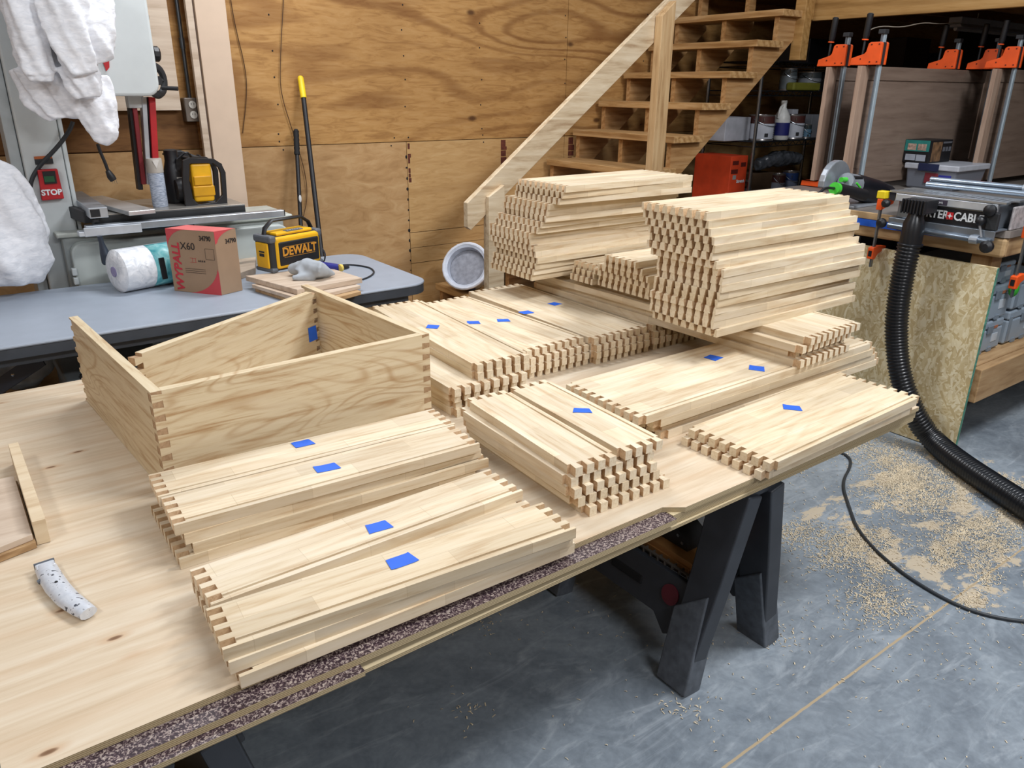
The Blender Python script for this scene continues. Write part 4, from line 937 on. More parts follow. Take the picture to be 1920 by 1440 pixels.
for a, b in (outer[1], outer[3], outer[5], outer[6]): mb.tube([(a*.99+.01, 3.755, b-.006 if b > 1.1 else b+.008), (a*.99+.01, 3.87, b-.006 if b > 1.1 else b+.008)], .008, 8)
mb.build('roll_frame', M_black, t, world=True, bevel=.004)
mb = MB(); a0, a1 = q(354, 306), q(402, 376); mb.box(a0[0], a1[0], 3.75, 3.86, a1[1], a0[1]); yb = mb.build('body', M_yel, t, world=True, bevel=.012, seg=3)
mb = MB(); zc = (a0[1]+a1[1])/2; mb.box(a0[0]+.006, a1[0]-.006, 3.743, 3.752, zc-.012, zc+.03); mb.box(a0[0]-.002, a1[0]+.002, 3.742, 3.752, zc-.06, zc-.014); mb.build('battery', P('#c8920e', .45), yb, world=True, bevel=.006)
mb = MB(); mb.lathe([(.045, -.05), (.052, -.03), (.052, .05), (.045, .06)], (.93, 3.83, 1.10), Mxx, 18); mb.build('pump_head', M_black, t, world=True, smooth=2)
mb = MB(); mb.tube(smooth_path([(.90, 3.80, 1.24), (.95, 3.79, 1.28), (.98, 3.82, 1.17), (.90, 3.8, 1.12), (.93, 3.77, 1.05)]), .005, 6); mb.build('hose', M_black, t, world=True)
mb = MB(); mb.tube([(.905, 3.785, 1.10), (.93, 3.775, 1.115)], [.008, .011], 10); mb.build('brass_fitting', P('#c09a4c', .3, .9), t, world=True)
mb = MB(); mb.prism([(.88, 1.245), (.90, 1.262), (.955, 1.265), (.99, 1.25), (1.03, 1.235), (1.06, 1.225), (1.05, 1.215), (1.0, 1.23), (.95, 1.235), (.90, 1.235)], 3.95, 4.02, 'y')
for x in (.93, .99, 1.04): mb.box(x-.006, x+.006, 3.96, 4.01, TZs, 1.24)
tag(mb.build('black_tool_case', M_black, bevel=.006), 'black ribbed tool behind the yellow compressor on the saw table', 'tool')

# ================================================================ against the back wall
mb = MB(); mb.box(-1.2, 1.082, 4.352, 4.372, 1.430, 2.75); tag(mb.build('plywood_sheet', M_maple, bevel=.001), 'clean pale plywood sheet fixed on the wall behind the bandsaw', 'plywood')
bd = [(350, 0), (432, -2), (478, 470), (416, 470)]
t = thing('trim_board', 'tall pale rebated board leaning upright on the wall right of the bandsaw', 'board', (1.2, 4.25, 0))
ax0, ax1 = 1.15, 1.33
mb = MB(); mb.box(1.150, 1.182, 4.28, 4.31, .0, 2.5); mb.build('side_strip', M_maple, t, world=True, bevel=.002)
mb = MB(); mb.box(1.190, 1.340, 4.27, 4.31, .0, 2.5); mb.build('main_board', P('#cfb7a0', .6, nm='pale_primed_wood', var=.03), t, world=True, bevel=.002)
mb = MB(); mb.box(1.182, 1.190, 4.292, 4.31, .0, 2.5); mb.build('rebate', M_alder, t, world=True)
# steel conduit and outlet box
a = py(356, 190, 4.37)
mb = MB(); mb.tube([(1.132, 4.36, 1.49), (1.130, 4.36, 2.8)], .010, 10); mb.lathe([(.014, 0), (.014, .05)], (1.131, 4.36, 1.72), None, 10)
tag(mb.build('conduit', P('#5d6268', .3, .9), smooth=2), 'thin steel conduit running down the wall beside the tall pale board', 'pipe')
t = thing('outlet_box', 'grey steel outlet box at the foot of the conduit', 'outlet', (1.13, 4.37, 1.43))
mb = MB(); mb.box(1.095, 1.165, 4.33, 4.398, 1.375, 1.49); mb.build('box', P('#6d655e', .4, .6), t, world=True, bevel=.004)
mb = MB()
for z in (1.408, 1.457): mb.lathe([(.019, 0), (.018, .004)], (1.133, 4.33, z), Matrix.Rotation(R(90), 3, 'X'), 16)
s_ = mb.build('socket', P('#b9b5ad', .5), t, world=True)
mb = MB()
for z in (1.408, 1.457):
    for dx in (-.006, .006): mb.box(1.133+dx-.001, 1.133+dx+.001, 4.324, 4.327, z, z+.008)
mb.build('slots', M_black, s_, world=True)
# broom poles
def pole(name, pts, rad, mat, label, tip=None):
    t = thing(name, label, 'pole', tuple(pts[-1]))
    mb = MB(); mb.tube(pts, rad, 12); mb.build('shaft', mat, t, world=True, smooth=2); return t
a, b = py(569, 183, 4.33), py(601, 460, 4.05); dd = (b-a)
t = pole('broom_handle', [a, a+dd*1.0, a+dd*2.2], .0135, M_black, 'long black pole with yellow grip leaning on the plywood wall')
a2 = py(563, 143, 4.37); mb = MB(); mb.tube([a2, a2+(a-a2)*.08, a+(a-a2)*.02], [.011, .0165, .0165], 12); mb.build('grip', P('#e6c51a', .5), t, world=True, smooth=2)
a, b = py(557, 290, 4.30), py(564, 422, 4.2)
t = pole('duster_handle', [a, b, b+(b-a)*1.8], .0115, M_black, 'shorter black pole with ribbed grip beside the yellow-tipped pole')
a2 = py(555, 242, 4.33); mb = MB(); mb.tube([a2+(a-a2)*i/12 for i in range(13)], [.008, .016]+[.0145, .0165]*5+[.015], 12); mb.build('grip', M_rubber, t, world=True, smooth=2)
mb = MB(); c = py(562, 372, 4.22); mb.sph(c+Vector((-.002, -.012, 0)), .008, .003, .02); mb.build('oval_label', M_white, t, world=True)
mb = MB(); mb.tube(smooth_path([py(431, -10, 4.39), py(441, 50, 4.39), py(461, 130, 4.39), py(463, 180, 4.39), py(455, 250, 4.39)]), .0022, 6); tag(mb.build('wall_wire', P('#4a3018', .6), smooth=2), 'thin brown wire hanging beside the tall pale board', 'wire')
mb = MB(); mb.tube(smooth_path([py(532, -10, 4.39), py(525, 120, 4.385), py(526, 175, 4.385), py(550, 250, 4.385), py(572, 320, 4.385), py(577, 370, 4.385), py(568, 410, 4.385)]), .0022, 6); tag(mb.build('wall_wire', P('#4a3018', .6), smooth=2), 'thin brown wire hanging behind the two black poles', 'wire')
mb = MB(); mb.tube(smooth_path([py(470, 412, 4.37), py(482, 425, 4.35), py(500, 436, 4.3), py(530, 445, 4.2)]), .004, 6); tag(mb.build('floor_cable', M_dark, smooth=2), 'dark cable drooping behind the jobsite radio', 'cable')

# ================================================================ staircase along the back wall
NY, FY = 3.42, 4.36; RUN, RISE = .231, .19
def nose(k): z = .14+RISE*k; return 3.472+(z-1.09)*RUN/RISE, z
st = thing('staircase', 'open pine staircase with plank treads and handrail climbing along the back wall', 'staircase', (2.3, 3.9, 0))
for k in range(12):
    x, z = nose(k)
    mb = MB(); mb.box(x, min(x+.272, 4.955), NY-.02, FY, z-.040, z)
    mb.build('tread', [M_pine_y], st, world=True, bevel=.003)
for y0 in (3.445, 3.88, 4.315):
    poly = []
    for k in range(12):
        x, z = nose(k); xr = x+.030
        poly.append((xr, z-.0405-(RISE if k else .10))); poly.append((xr, z-.0405))
    xe, ze = nose(11); xe = 4.955; poly.append((xe, ze-.0405)); 
    sl = RISE/RUN; zb = lambda x: 1.008+(x-3.789)*sl
    poly.append((xe, zb(xe)-.0)); x_f = 3.789-1.008/sl; poly.append((x_f, .001)); poly.append((nose(0)[0]+.03, .001))
    # clean duplicates at the foot
    mb = MB(); mb.prism(poly, y0, y0+.038, 'y'); mb.build('stringer', M_pine, st, world=True)
mb = MB(); sl_ = RISE/RUN
mb.prism([(3.455, 1.00), (3.555, 1.00), (3.555, 2.015), (3.455, 1.932)], 3.33, 3.385, 'y')
mb.build('newel_post', M_pine2, st, world=True, bevel=.002)
mb = MB(); mb.prism([(2.300, .001), (2.400, .001), (2.400, 1.075), (2.300, 1.02)], 3.36, 3.41, 'y'); mb.build('newel_post', M_rail, st, world=True, bevel=.002)
mb = MB(); x0, z0_ = 2.185, .995; x1, z1_ = 4.3, .995+(4.3-2.185)*.752
mb.prism([(x0, z0_), (x0, z0_-.125), (x0+.02, z0_-.14), (x1, z1_-.155), (x1, z1_)], 3.388, 3.425, 'y'); mb.build('handrail', M_rail, st, world=True, bevel=.002)
# bucket on the second tread
bk = thing('paint_bucket', 'white plastic-wrapped bucket tipped on a low stair tread, its mouth facing out', 'bucket', (2.67, 4.12, .33))
c = py(866, 500, 4.05); ax = Vector((-.70, -.52, .50)).normalized(); 
q = ax.to_track_quat('Z', 'Y').to_matrix(); cc = Vector((2.61, 4.06, .485))
film = P('#c3cad8', .35, nm='wrapped_plastic_film', var=.14, scale=22)
mb = MB(); mb.lathe([(.105, -.14), (.11, -.13), (.130, .0), (.132, .005), (.152, .008), (.156, .02), (.150, .032), (.138, .036), (.124, .028), (.118, -.02), (.098, -.12)], cc, q, 32)
mb.build('tub', film, bk, world=True, smooth=2)
mb = MB(); mb.lathe([(.117, -.012), (.095, -.06), (.03, -.065)], cc, q, 28); mb.build('liner', P('#8d8f98', .5, nm='grey_liner', var=.2, scale=40), bk, world=True, smooth=2)
mb = MB(); mb.tube([cc+q @ Vector((0.146*math.cos(t*.2618), 0.146*math.sin(t*.2618), .028)) for t in range(25)], .012, 8, cap=False); mb.build('rim', P('#d5dae4', .3), bk, world=True, smooth=2)
for s_, a0 in enumerate((-35, 5)):
    mb = MB(); vs = []
    for i in range(7):
        a = R(a0-100+i*5)
        for zz, rr_ in ((-.03, .1295), (-.10, .1205)): vs.append(cc+q @ Vector((rr_*math.cos(a), rr_*math.sin(a), zz)))
    mb.add(vs, [(2*i, 2*i+1, 2*i+3, 2*i+2) for i in range(6)]); mb.build('printed_label', P(('#26305c', '#2f4f9c')[s_], .5), bk, world=True)

# ================================================================ wire rack under the stairs
rk = thing('wire_rack', 'dark wire shelving rack of paint cans standing under the stairs', 'shelving', (5.4, 3.85, 0))
SX0, SX1, SY0, SY1 = 4.72, 6.00, 3.58, 4.04
lev = [.26, .765, 1.205, 1.545, 1.735]
for x in (SX0, SX1):
    for y in (SY0, SY1):
        mb = MB(); mb.tube([(x, y, .0), (x, y, 1.75)], .0125, 10); mb.tube([(x, y, 1.12), (x, y, 1.135)], .0145, 10); mb.build('post', P('#8b8f94', .25, .9), rk, world=True, smooth=2)
M_wire = P('#26282c', .4, .6, nm='dark_wire')
for z in lev:
    mb = MB()
    for y in (SY0, SY1):
        mb.tube([(SX0, y, z), (SX1, y, z)], .004, 6); mb.tube([(SX0, y, z-.032), (SX1, y, z-.032)], .0035, 6)
    for x in (SX0, SX1): mb.tube([(x, SY0, z), (x, SY1, z)], .004, 6); mb.tube([(x, SY0, z-.032), (x, SY1, z-.032)], .0035, 6)
    n = 34
    for i in range(n): a = SX0+(SX1-SX0)*i/n; b = SX0+(SX1-SX0)*(i+1)/n; mb.beam((a, SY0, z-.032 if i % 2 else z), (b, SY0, z if i % 2 else z-.032), .003, .003)
    for i in range(60): x = SX0+(SX1-SX0)*(i+.5)/60; mb.beam((x, SY0, z+.002), (x, SY1, z+.002), .003, .003)
    mb.box(SX0+.01, SX1-.01, SY0+.01, SY1-.01, z-.004, z-.002)
    mb.build('shelf', M_wire, rk, world=True)
def wpos(u, y): return py(u, 260, y).x
def can(u0, u1, z, h, label, top='#4a2723', y=3.66, body='#c0c5cf', y_=None):
    x0, x1 = wpos(u0, y), wpos(u1, y); r_ = (x1-x0)/2*.84; cx = (x0+x1)/2+.01
    t = thing('paint_can', label, 'can', (cx, y+r_*.4, z))
    mb = MB(); mb.lathe([(r_, 0), (r_*.97, .004), (r_*.97, h*.97), (r_, h*.975), (r_, h), (r_*.9, h), (r_*.88, h-.006)], (0, 0, 0), None, 22); mb.build('tin', P('#8e8a88', .3, .7), t, smooth=2)
    mb = MB(); mb.lathe([(r_*.99, .012), (r_*.99, h*.66)], (0, 0, 0), None, 22); mb.build('paper_label', P(body, .55), t, smooth=2)
    mb = MB(); mb.lathe([(r_*.985, h*.67), (r_*.985, h*.95)], (0, 0, 0), None, 22); mb.build('label_band', P(top, .5), t, smooth=2)
    mb = MB()
    for i in range(6): zz = h*(.1+.08*i); mb.beam((r_*.25, -r_*.98, zz), (r_*.65, -r_*.80, zz), .001, .006)
    mb.beam((-r_*.6, -r_*.84, h*.22), (-r_*.35, -r_*.97, h*.22), .001, h*.14)
    mb.build('label_print', M_dark, t)
    mb = MB(); mb.tube([(-r_*1.02, 0, h*.85)]+[(r_*1.06*math.cos(R(180+180*i/12)), r_*1.06*math.sin(R(180+180*i/12)), h*.85-.05*math.sin(R(180*i/12))) for i in range(1, 12)]+[(r_*1.02, 0, h*.85)], .0022, 5); mb.build('bail_handle', M_steel, t)
    mb = MB(); mb.lathe([(.014, 0), (.008, .004)], (-r_*.72, -r_*.70, h*.82), Matrix.Rotation(R(45), 3, 'Z') @ Matrix.Rotation(R(90), 3, 'X') , 10); mb.build('handle_ear', P('#b9b6a4', .4, .4), t)
    return t
ZB, ZC, ZA = 1.209, .769, 1.549
can(1413, 1449, ZB, .175, 'white-labelled paint can on the middle rack shelf left of the white jug')
can(1474, 1504, ZB, .172, 'white-labelled paint can on the middle rack shelf right of the white jug')
can(1504, 1518, ZB, .10, 'small can with bright stripe at the right end of the middle rack shelf', '#303c40', body='#5a7f98')
can(1373, 1396, ZC, .18, 'white-labelled paint can beside the orange box on the lower rack shelf')
can(1399, 1417, ZC, .165, 'dark-topped paint can right of the rack post on the lower shelf', body='#85858a')
can(1462, 1482, ZC, .19, 'pale paint can under the grey plastic at the right of the lower shelf', body='#7d828d')
can(1484, 1506, ZC, .20, 'pale blue paint can at the right of the lower rack shelf', '#2c4a86', body='#7d8aa5')
can(1456, 1478, ZA, .15, 'clear-looking can on the upper rack shelf under the stair end', '#3c4346', body='#5e666a')
can(1493, 1523, ZA, .13, 'grey paint can on the upper rack shelf', '#3c4346', body='#80858c')
# white jug
x0 = wpos(1464, 3.66); t = thing('white_jug', 'white plastic jug with blue label on the middle rack shelf', 'jug', (x0, 3.67, ZB))
mb = MB(); mb.lathe([(.056, 0), (.06, .008), (.06, .135), (.055, .165), (.032, .205), (.02, .225), (.02, .25), (.022, .252), (.022, .272)], (0, 0, 0), None, 20); mb.build('bottle_body', P('#d3d3cf', .4), t, smooth=2)
mb = MB(); mb.tube(smooth_path([(-.02, -.005, .235), (-.048, -.01, .225), (-.058, -.01, .19), (-.055, -.005, .15)]), .009, 8); mb.build('handle', P('#d3d3cf', .4), t, smooth=2)
mb = MB(); mb.lathe([(.0608, .03), (.0608, .12)], (0, 0, 0), None, 20); mb.build('blue_label', P('#23286a', .5), t, smooth=2)
def rbox(name, cat, u0, u1, z0, z1, label, mat, y=3.62, d=.25, bev=.003):
    x0, x1 = wpos(u0, y), wpos(u1, y); mb = MB(); mb.box(x0, x1, y, y+d, z0, z1); return tag(mb.build(name, mat, bevel=bev), label, cat)
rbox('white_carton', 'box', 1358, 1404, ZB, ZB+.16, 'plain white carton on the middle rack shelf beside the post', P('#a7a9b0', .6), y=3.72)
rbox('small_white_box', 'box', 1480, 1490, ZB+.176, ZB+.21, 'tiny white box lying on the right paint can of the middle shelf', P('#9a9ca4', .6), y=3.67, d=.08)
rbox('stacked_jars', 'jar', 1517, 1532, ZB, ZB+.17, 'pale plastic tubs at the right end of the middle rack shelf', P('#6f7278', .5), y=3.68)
rbox('cardboard_box', 'box', 1418, 1462, ZC, ZC+.2, 'brown cardboard box in the middle of the lower rack shelf', P('#59442f', .8), y=3.70)
rbox('yellow_package', 'package', 1476, 1525, ZA-.0, ZA+.055, 'dull yellow package lying on the front of the upper rack shelf', P('#6a6a22', .6), y=3.585, d=.07, bev=.012)
rbox('dark_case', 'box', 1495, 1570, 1.74, 1.90, 'black case with a pale sticker on the top rack shelf', M_black, y=3.62)
rbox('dark_case', 'box', 1545, 1600, ZA, ZA+.14, 'black box behind the clamp handles on the upper rack shelf', M_dark, y=3.7)
o = blob('grey_plastic_sheet', [([(wpos(1428, 3.7), 3.72, ZC+.26), (wpos(1460, 3.7), 3.70, ZC+.30), (wpos(1505, 3.7), 3.70, ZC+.29)], [.04, .06, .04])], P('#4e5258', .3, nm='grey_film', var=.3, scale=30), voxel=.008, amt=.04, noise_s=.06)
tag(o, 'crumpled grey plastic sheet lying over cans on the lower rack shelf', 'plastic')
# orange carton
x0, x1 = wpos(1306, 3.66)+.0, wpos(1367, 3.66); t = thing('orange_carton', 'orange and black carton on the lower rack shelf behind the tall piles', 'box', (x0, 3.66, ZC))
mb = MB(); mb.box(4.725, x1, 3.62, 3.95, ZC, ZC+.345); mb.build('carton', P('#cf4420', .55, nm='orange_card'), t, world=True, bevel=.003)
M_maroon = P('#57160c', .6)
mb = MB(); yy = 3.6185
for a, b, z_, h_ in ((.55, .9, .285, .028), (.55, .95, .225, .03), (.1, .4, .27, .03)): mb.box(4.725+(x1-4.725)*a, 4.725+(x1-4.725)*b, yy, yy+.001, ZC+z_, ZC+z_+h_)
mb.build('hand_hole', M_maroon, t, world=True)
text('lettering', 'Stretch', .030, (4.725+(x1-4.725)*.34, yy-.001, ZC+.17), (1, 0, 0), (0, 0, 1), M_white, t, bold=.001)
mb = MB(); mb.box(4.725+(x1-4.725)*.62, 4.725+(x1-4.725)*.82, yy, yy+.001, ZC+.185, ZC+.215); mb.build('white_sticker', P('#8e8b88', .6), t, world=True)

# ================================================================ bench on the right
BX, BY0, BY1, BZ = 3.55, 1.37, 2.84, 1.012
bn = thing('workbench', 'heavy shop-built wooden workbench at right with a lower shelf', 'workbench', (4.8, 2.3, 0))
mb = MB(); mb.prism([(BX, BY0+.015), (BX+.015, BY0), (6.3, BY0), (6.3, BY1), (BX, BY1)], BZ-.03, BZ); mb.build('benchtop', P('#7d7670', .5, nm='dusty_benchtop', var=.15, scale=6), bn, world=True)
mb = MB(); mb.box(BX, BX+.04, BY0+.005, BY1, BZ-.115, BZ-.032); mb.build('front_apron', M_bench_y, bn, world=True, bevel=.012)
mb = MB(); mb.box(BX-.012, BX-.0005, 1.60, BY1, BZ-.030, BZ+.002); mb.build('front_lip', M_bench_y, bn, world=True, bevel=.003)
mb = MB(); mb.box(BX+.041, 6.2, BY0+.01, BY0+.05, BZ-.115, BZ-.032); mb.build('end_apron', M_bench, bn, world=True, bevel=.005)
for x in (BX+.045, 6.1):
    for y in (BY0+.055, BY1-.14):
        mb = MB(); mb.box(x, x+.09, y, y+.09, 0.001, BZ-.032); mb.build('leg', M_bench_z, bn, world=True, bevel=.003)
mb = MB(); mb.box(BX+.05, 6.2, BY0+.02, BY1, .385, .405); mb.build('lower_shelf', M_bench, bn, world=True)
mb = MB(); mb.box(BX+.01, 6.25, BY0-.02, BY0+.02, .245, .404); mb.build('shelf_apron', M_bench, bn, world=True, bevel=.004)
mb = MB(); mb.box(BX-.001, BX-.0135 , 1.62, BY1, BZ-.062, BZ-.031); tag(mb.build('masking_tape_strip', M_blue), 'long strip of blue masking tape along the front of the bench top', 'tape')
ob = thing('strand_board', 'sheet of oriented strand board with green painted edge leaning on the bench front', 'board', (3.52, 2.0, 0))
mb = MB(); mb.box(3.505, 3.523, 1.365, 2.70, .004, .864); mb.build('sheet', M_osb, ob, world=True)
mb = MB(); mb.box(3.506, 3.522, 1.3635, 1.3655, .004, .864); mb.build('painted_edge', P('#4f8a78', .7, nm='green_edge_paint', var=.45, scale=60), ob, world=True)

# jigs, clamps, dust hose at the bench edge
jg = thing('dovetail_jig', 'aluminium dovetail jig with black nameplate mounted on the bench edge', 'jig', (3.6, 1.6, BZ+.001))
def jb(name, x0, x1, y0, y1, z0, z1, mat, bev=.002, par=None):
    mb = MB(); mb.box(x0, x1, y0, y1, z0, z1); return mb.build(name, mat, par or jg, world=True, bevel=bev)
M_galv = P('#8b939c', .35, .7, nm='galvanised_plate', var=.1)
jb('base_plate', 3.46, 3.80, 1.385, 1.84, BZ+.001, BZ+.006, M_galv); jb('front_skirt', 3.455, 3.462, 1.385, 1.84, .978, BZ+.006, M_galv)
jb('body', 3.48, 3.74, 1.41, 1.82, BZ+.006, 1.115, M_galv, .004)
npl = jb('nameplate', 3.472, 3.4795, 1.43, 1.735, 1.018, 1.085, M_black, .002)
text('lettering', 'PORTER', .048, (3.471, 1.665, 1.055), (0, -1, 0), (0, 0, 1), M_white, jg, bold=.0012, sx=.86)
text('lettering', 'CABLE', .048, (3.471, 1.507, 1.055), (0, -1, 0), (0, 0, 1), M_white, jg, bold=.0012, sx=.86)
mb = MB(); mb.box(3.470, 3.4715, 1.570, 1.597, 1.040, 1.070); mb.build('red_badge', P('#c0282c', .4), jg, world=True)
mb = MB(); mb.prism([(1.5835, 1.067), (1.5805, 1.058), (1.572, 1.055), (1.5805, 1.052), (1.5835, 1.043), (1.5865, 1.052), (1.595, 1.055), (1.5865, 1.058)], 3.469, 3.4705, 'x'); mb.build('star', M_white, jg, world=True)
jb('front_bar', 3.462, 3.480, 1.40, 1.83, 1.092, 1.125, P('#c6ccd2', .3, .5), .003)
jb('support_label', 3.4605, 3.4622, 1.60, 1.70, 1.096, 1.118, P('#3a3340', .5)); text('lettering', 'Support', .016, (3.4600, 1.645, 1.107), (0, -1, 0), (0, 0, 1), M_white, jg)
mb = MB(); mb.box(3.46, 3.50, 1.37, 1.86, 1.127, 1.135); mb.box(3.58, 3.66, 1.37, 1.86, 1.127, 1.135)
for i in range(19): y = 1.385+i*.025; mb.box(3.50, 3.58, y, y+.013, 1.1275, 1.1345)
mb.build('finger_template', P('#b8bdc2', .3, .8), jg, world=True)
for x, z in ((3.66, 1.155), (3.69, 1.175)):
    mb = MB(); mb.tube([(x, 1.38, z), (x, 1.80, z)], .012, 12); mb.build('clamp_bar', P('#9aa7b5', .3, .7), jg, world=True, smooth=2)
mb = MB(); mb.tube([(3.445, 1.39, .975), (3.445, 1.83, .985)], .013, 12); mb.build('clamp_bar', P('#7f8a96', .3, .7), jg, world=True, smooth=2)
Mx_ = Matrix.Rotation(R(90), 3, 'X')
def kn(c, r_=.022, h=.03, M=Mx_, m=M_black, name='knob'): 
    mb = MB(); mb.lathe([(r_*.8, 0), (r_, h*.2), (r_, h*.7), (r_*.5, h)], c, M, 14); return mb.build(name, m, jg, world=True, smooth=2)
MX = Matrix.Rotation(R(-90), 3, 'Y')
kn((3.45, 1.86, .99), .022, .03, MX); kn((3.445, 1.395, .958), .026, .034, MX); kn((3.46, 1.42, 1.10), .024, .03, MX)
kn((3.44, 1.85, 1.08), .018, .03, MX)
mb = MB(); mb.sph((3.44, 1.445, 1.055), .020); mb.build('ball_knob', M_black, jg, world=True, smooth=2)
mb = MB(); mb.tube([(3.44, 1.447, 1.045), (3.445, 1.43, .99)], .005, 8); mb.lathe([(.018, -.016), (.018, .016)], (3.445, 1.455, .976), Mx_, 12); mb.build('lever', M_alu, jg, world=True)
mb = MB(); mb.sph((3.75, 1.395, 1.20), .020); mb.build('ball_knob', M_black, jg, world=True, smooth=2)
mb = MB(); mb.tube([(3.75, 1.395, 1.20), (3.70, 1.42, 1.17)], .005, 8); mb.lathe([(.017, -.02), (.017, .02)], (3.69, 1.39, 1.175), Mx_, 12); mb.build('lever', M_alu, jg, world=True)
jb('end_bracket', 3.455, 3.475, 1.385, 1.43, 1.02, 1.09, M_dark, .004)
dp = MB(); dp.box(3.36, 3.46, 1.635, 1.745, 1.062, 1.118)
for i in range(8): dp.box(3.352, 3.362, 1.638+i*.0138, 1.645+i*.0138, 1.058, 1.120)
dp.build('dust_port', M_black, jg, world=True, bevel=.004)
# second jig part at the frame edge
t = thing('jig_extension', 'clear and grey jig accessory at the right end of the dovetail jig', 'jig part', (3.62, 1.30, BZ))
mb = MB(); mb.box(3.56, 3.72, 1.372, 1.384, BZ+.001, 1.11); mb.build('guard', P('#a9a4a4', .25, var=.3, scale=50), t, world=True, bevel=.006)

hs = thing('dust_hose', 'black ribbed dust hose dropping from the jig and running over the floor', 'hose', (3.2, 1.0, 0))
path = [Vector((3.40, 1.685, 1.05)), Vector((3.395, 1.688, .99)), Vector((3.385, 1.69, .90)), Vector((3.385, 1.692, .80)), px(1682, 580, 3.385), px(1680, 640, 3.385), px(1688, 710, 3.37), px(1716, 782, 3.39), pz(1748, 826, .062), pz(1800, 868, .058), pz(1860, 908, .058), pz(1925, 950, .058), pz(2000, 1000, .058), pz(2120, 1080, .058)]
sp = smooth_path(path, 3)
def resample(pts, st_):
    out = [pts[0]]; acc = 0
    for a, b in zip(pts, pts[1:]):
        L = (b-a).length; 
        while acc+L >= st_:
            f = (st_-acc)/L; a = a.lerp(b, f); out.append(a); L = (b-a).length; acc = 0
        acc += L
    return out
i0 = 0
for i, p in enumerate(sp):
    if p.z < .93: i0 = i; break
rs = resample(sp[i0:], .0050)
mb = MB(); mb.tube(rs, [.051 if (i % 3) == 1 else .0445 for i in range(len(rs))], 22)
M_hose = P('#17191d', .28, nm='glossy_hose_plastic', var=.1)
mb.build('ribbed_hose', M_hose, hs, world=True, smooth=True)
mb = MB(); mb.lathe([(.030, .045), (.034, .02), (.044, .0), (.046, -.09), (.052, -.092), (.052, -.10)], (3.392, 1.689, 1.02), None, 22); mb.build('cuff', M_hose, hs, world=True, smooth=2)

def fclamp(y, x, zt, zb, label, jaw=.0):
    t = thing('bar_clamp', label, 'clamp', (x, y, zb), 0, 'small orange bar clamps at the bench edge')
    mb = MB(); mb.beam((x, y, zb-.07), (x, y, zt), .008, .016, up=(1, 0, 0)); mb.build('bar', M_steel, t, world=True)
    mb = MB(); mb.prism([(x-.018, zt-.03), (x-.018, zt+.02), (x+.02, zt+.02), (x+.08, zt+.005), (x+.08, zt-.006), (x+.02, zt-.02)], y-.014, y+.014, 'y'); mb.build('fixed_jaw', M_orange, t, world=True, bevel=.003)
    mb = MB(); mb.prism([(x-.024, zb-.03), (x-.024, zb+.022), (x+.02, zb+.028), (x+.082, zb+.022), (x+.082, zb+.01), (x+.02, zb-.01), (x+.0, zb-.034)], y-.014, y+.014, 'y'); mb.build('sliding_jaw', M_orange, t, world=True, bevel=.003)
    mb = MB(); mb.box(x-.0255, x-.0235, y-.008, y+.008, zb-.018, zb+.008); mb.build('trigger', M_black, t, world=True)
    return t
f1 = fclamp(1.885, 3.455, 1.075, .852, 'orange bar clamp with yellow pad left of the dust hose')
mb = MB(); mb.box(3.435, 3.475, 1.865, 1.905, 1.096, 1.13); mb.build('yellow_pad', P('#e2c61c', .5), f1, world=True, bevel=.004)
f2 = fclamp(1.315, 3.58, 1.02, .81, 'orange bar clamp at the right frame edge of the bench')

# track saw on the bench
ts = thing('plunge_saw', 'black circular saw with green rings resting on the bench behind the tall pile', 'saw', (3.72, 2.2, BZ+.001))
def tb(pts, r_, name, mat, sm=2, seg=16, par=None): mb = MB(); mb.tube([Vector(p) for p in pts], r_, seg); return mb.build(name, mat, par or ts, world=True, smooth=sm)
Y_ = lambda u, v, y=2.15: tuple(py(u, v, y))
mb = MB(); mb.box(3.60, 3.95, 2.10, 2.34, BZ+.001, BZ+.012); mb.build('base_plate', P('#aeb4bc', .35, .5), ts, world=True, bevel=.002)
tb([Y_(1598, 348), Y_(1606, 350), Y_(1640, 362), Y_(1658, 368), Y_(1664, 370)], [.050, .060, .066, .062, .045], 'motor', P('#14151c', .35))
tb([Y_(1585, 340), Y_(1600, 348)], [.042, .055], 'gear_case', P('#8e949c', .4, .4))
tb([Y_(1572, 353, 2.08), Y_(1620, 366, 2.06)], [.024, .028], 'rear_grip', M_black)
tb([Y_(1569, 354, 2.08), Y_(1564, 353, 2.08)], [.028, .028], 'green_ring', M_green)
mb = MB(); g0 = py(1563, 345, 2.22); gp = [(g0.x+.115*math.cos(R(a)), g0.z+.115*math.sin(R(a))) for a in range(-10, 200, 15)]
mb.prism(gp, 2.20, 2.235, 'y'); mb.build('blade_guard', P('#9fa5ac', .35, .6), ts, world=True, bevel=.006)
tb([Y_(1600, 334, 2.12), Y_(1614, 335, 2.12)], .012, 'front_grip', M_black); tb([Y_(1606, 343, 2.09), Y_(1613, 352, 2.08)], .005, 'green_switch', M_green)
tb([Y_(1577, 337), Y_(1588, 337)], .012, 'green_trim', M_green); tb([Y_(1658, 362), Y_(1672, 360)], .012, 'rear_knob', M_black)
mb = MB(); mb.tube(smooth_path([Y_(1564, 353, 2.08), Y_(1548, 352, 2.06), Y_(1538, 360, 2.05), Y_(1532, 368, 2.05)]), .0065, 8); mb.build('cord', M_black, ts, world=True, smooth=2)

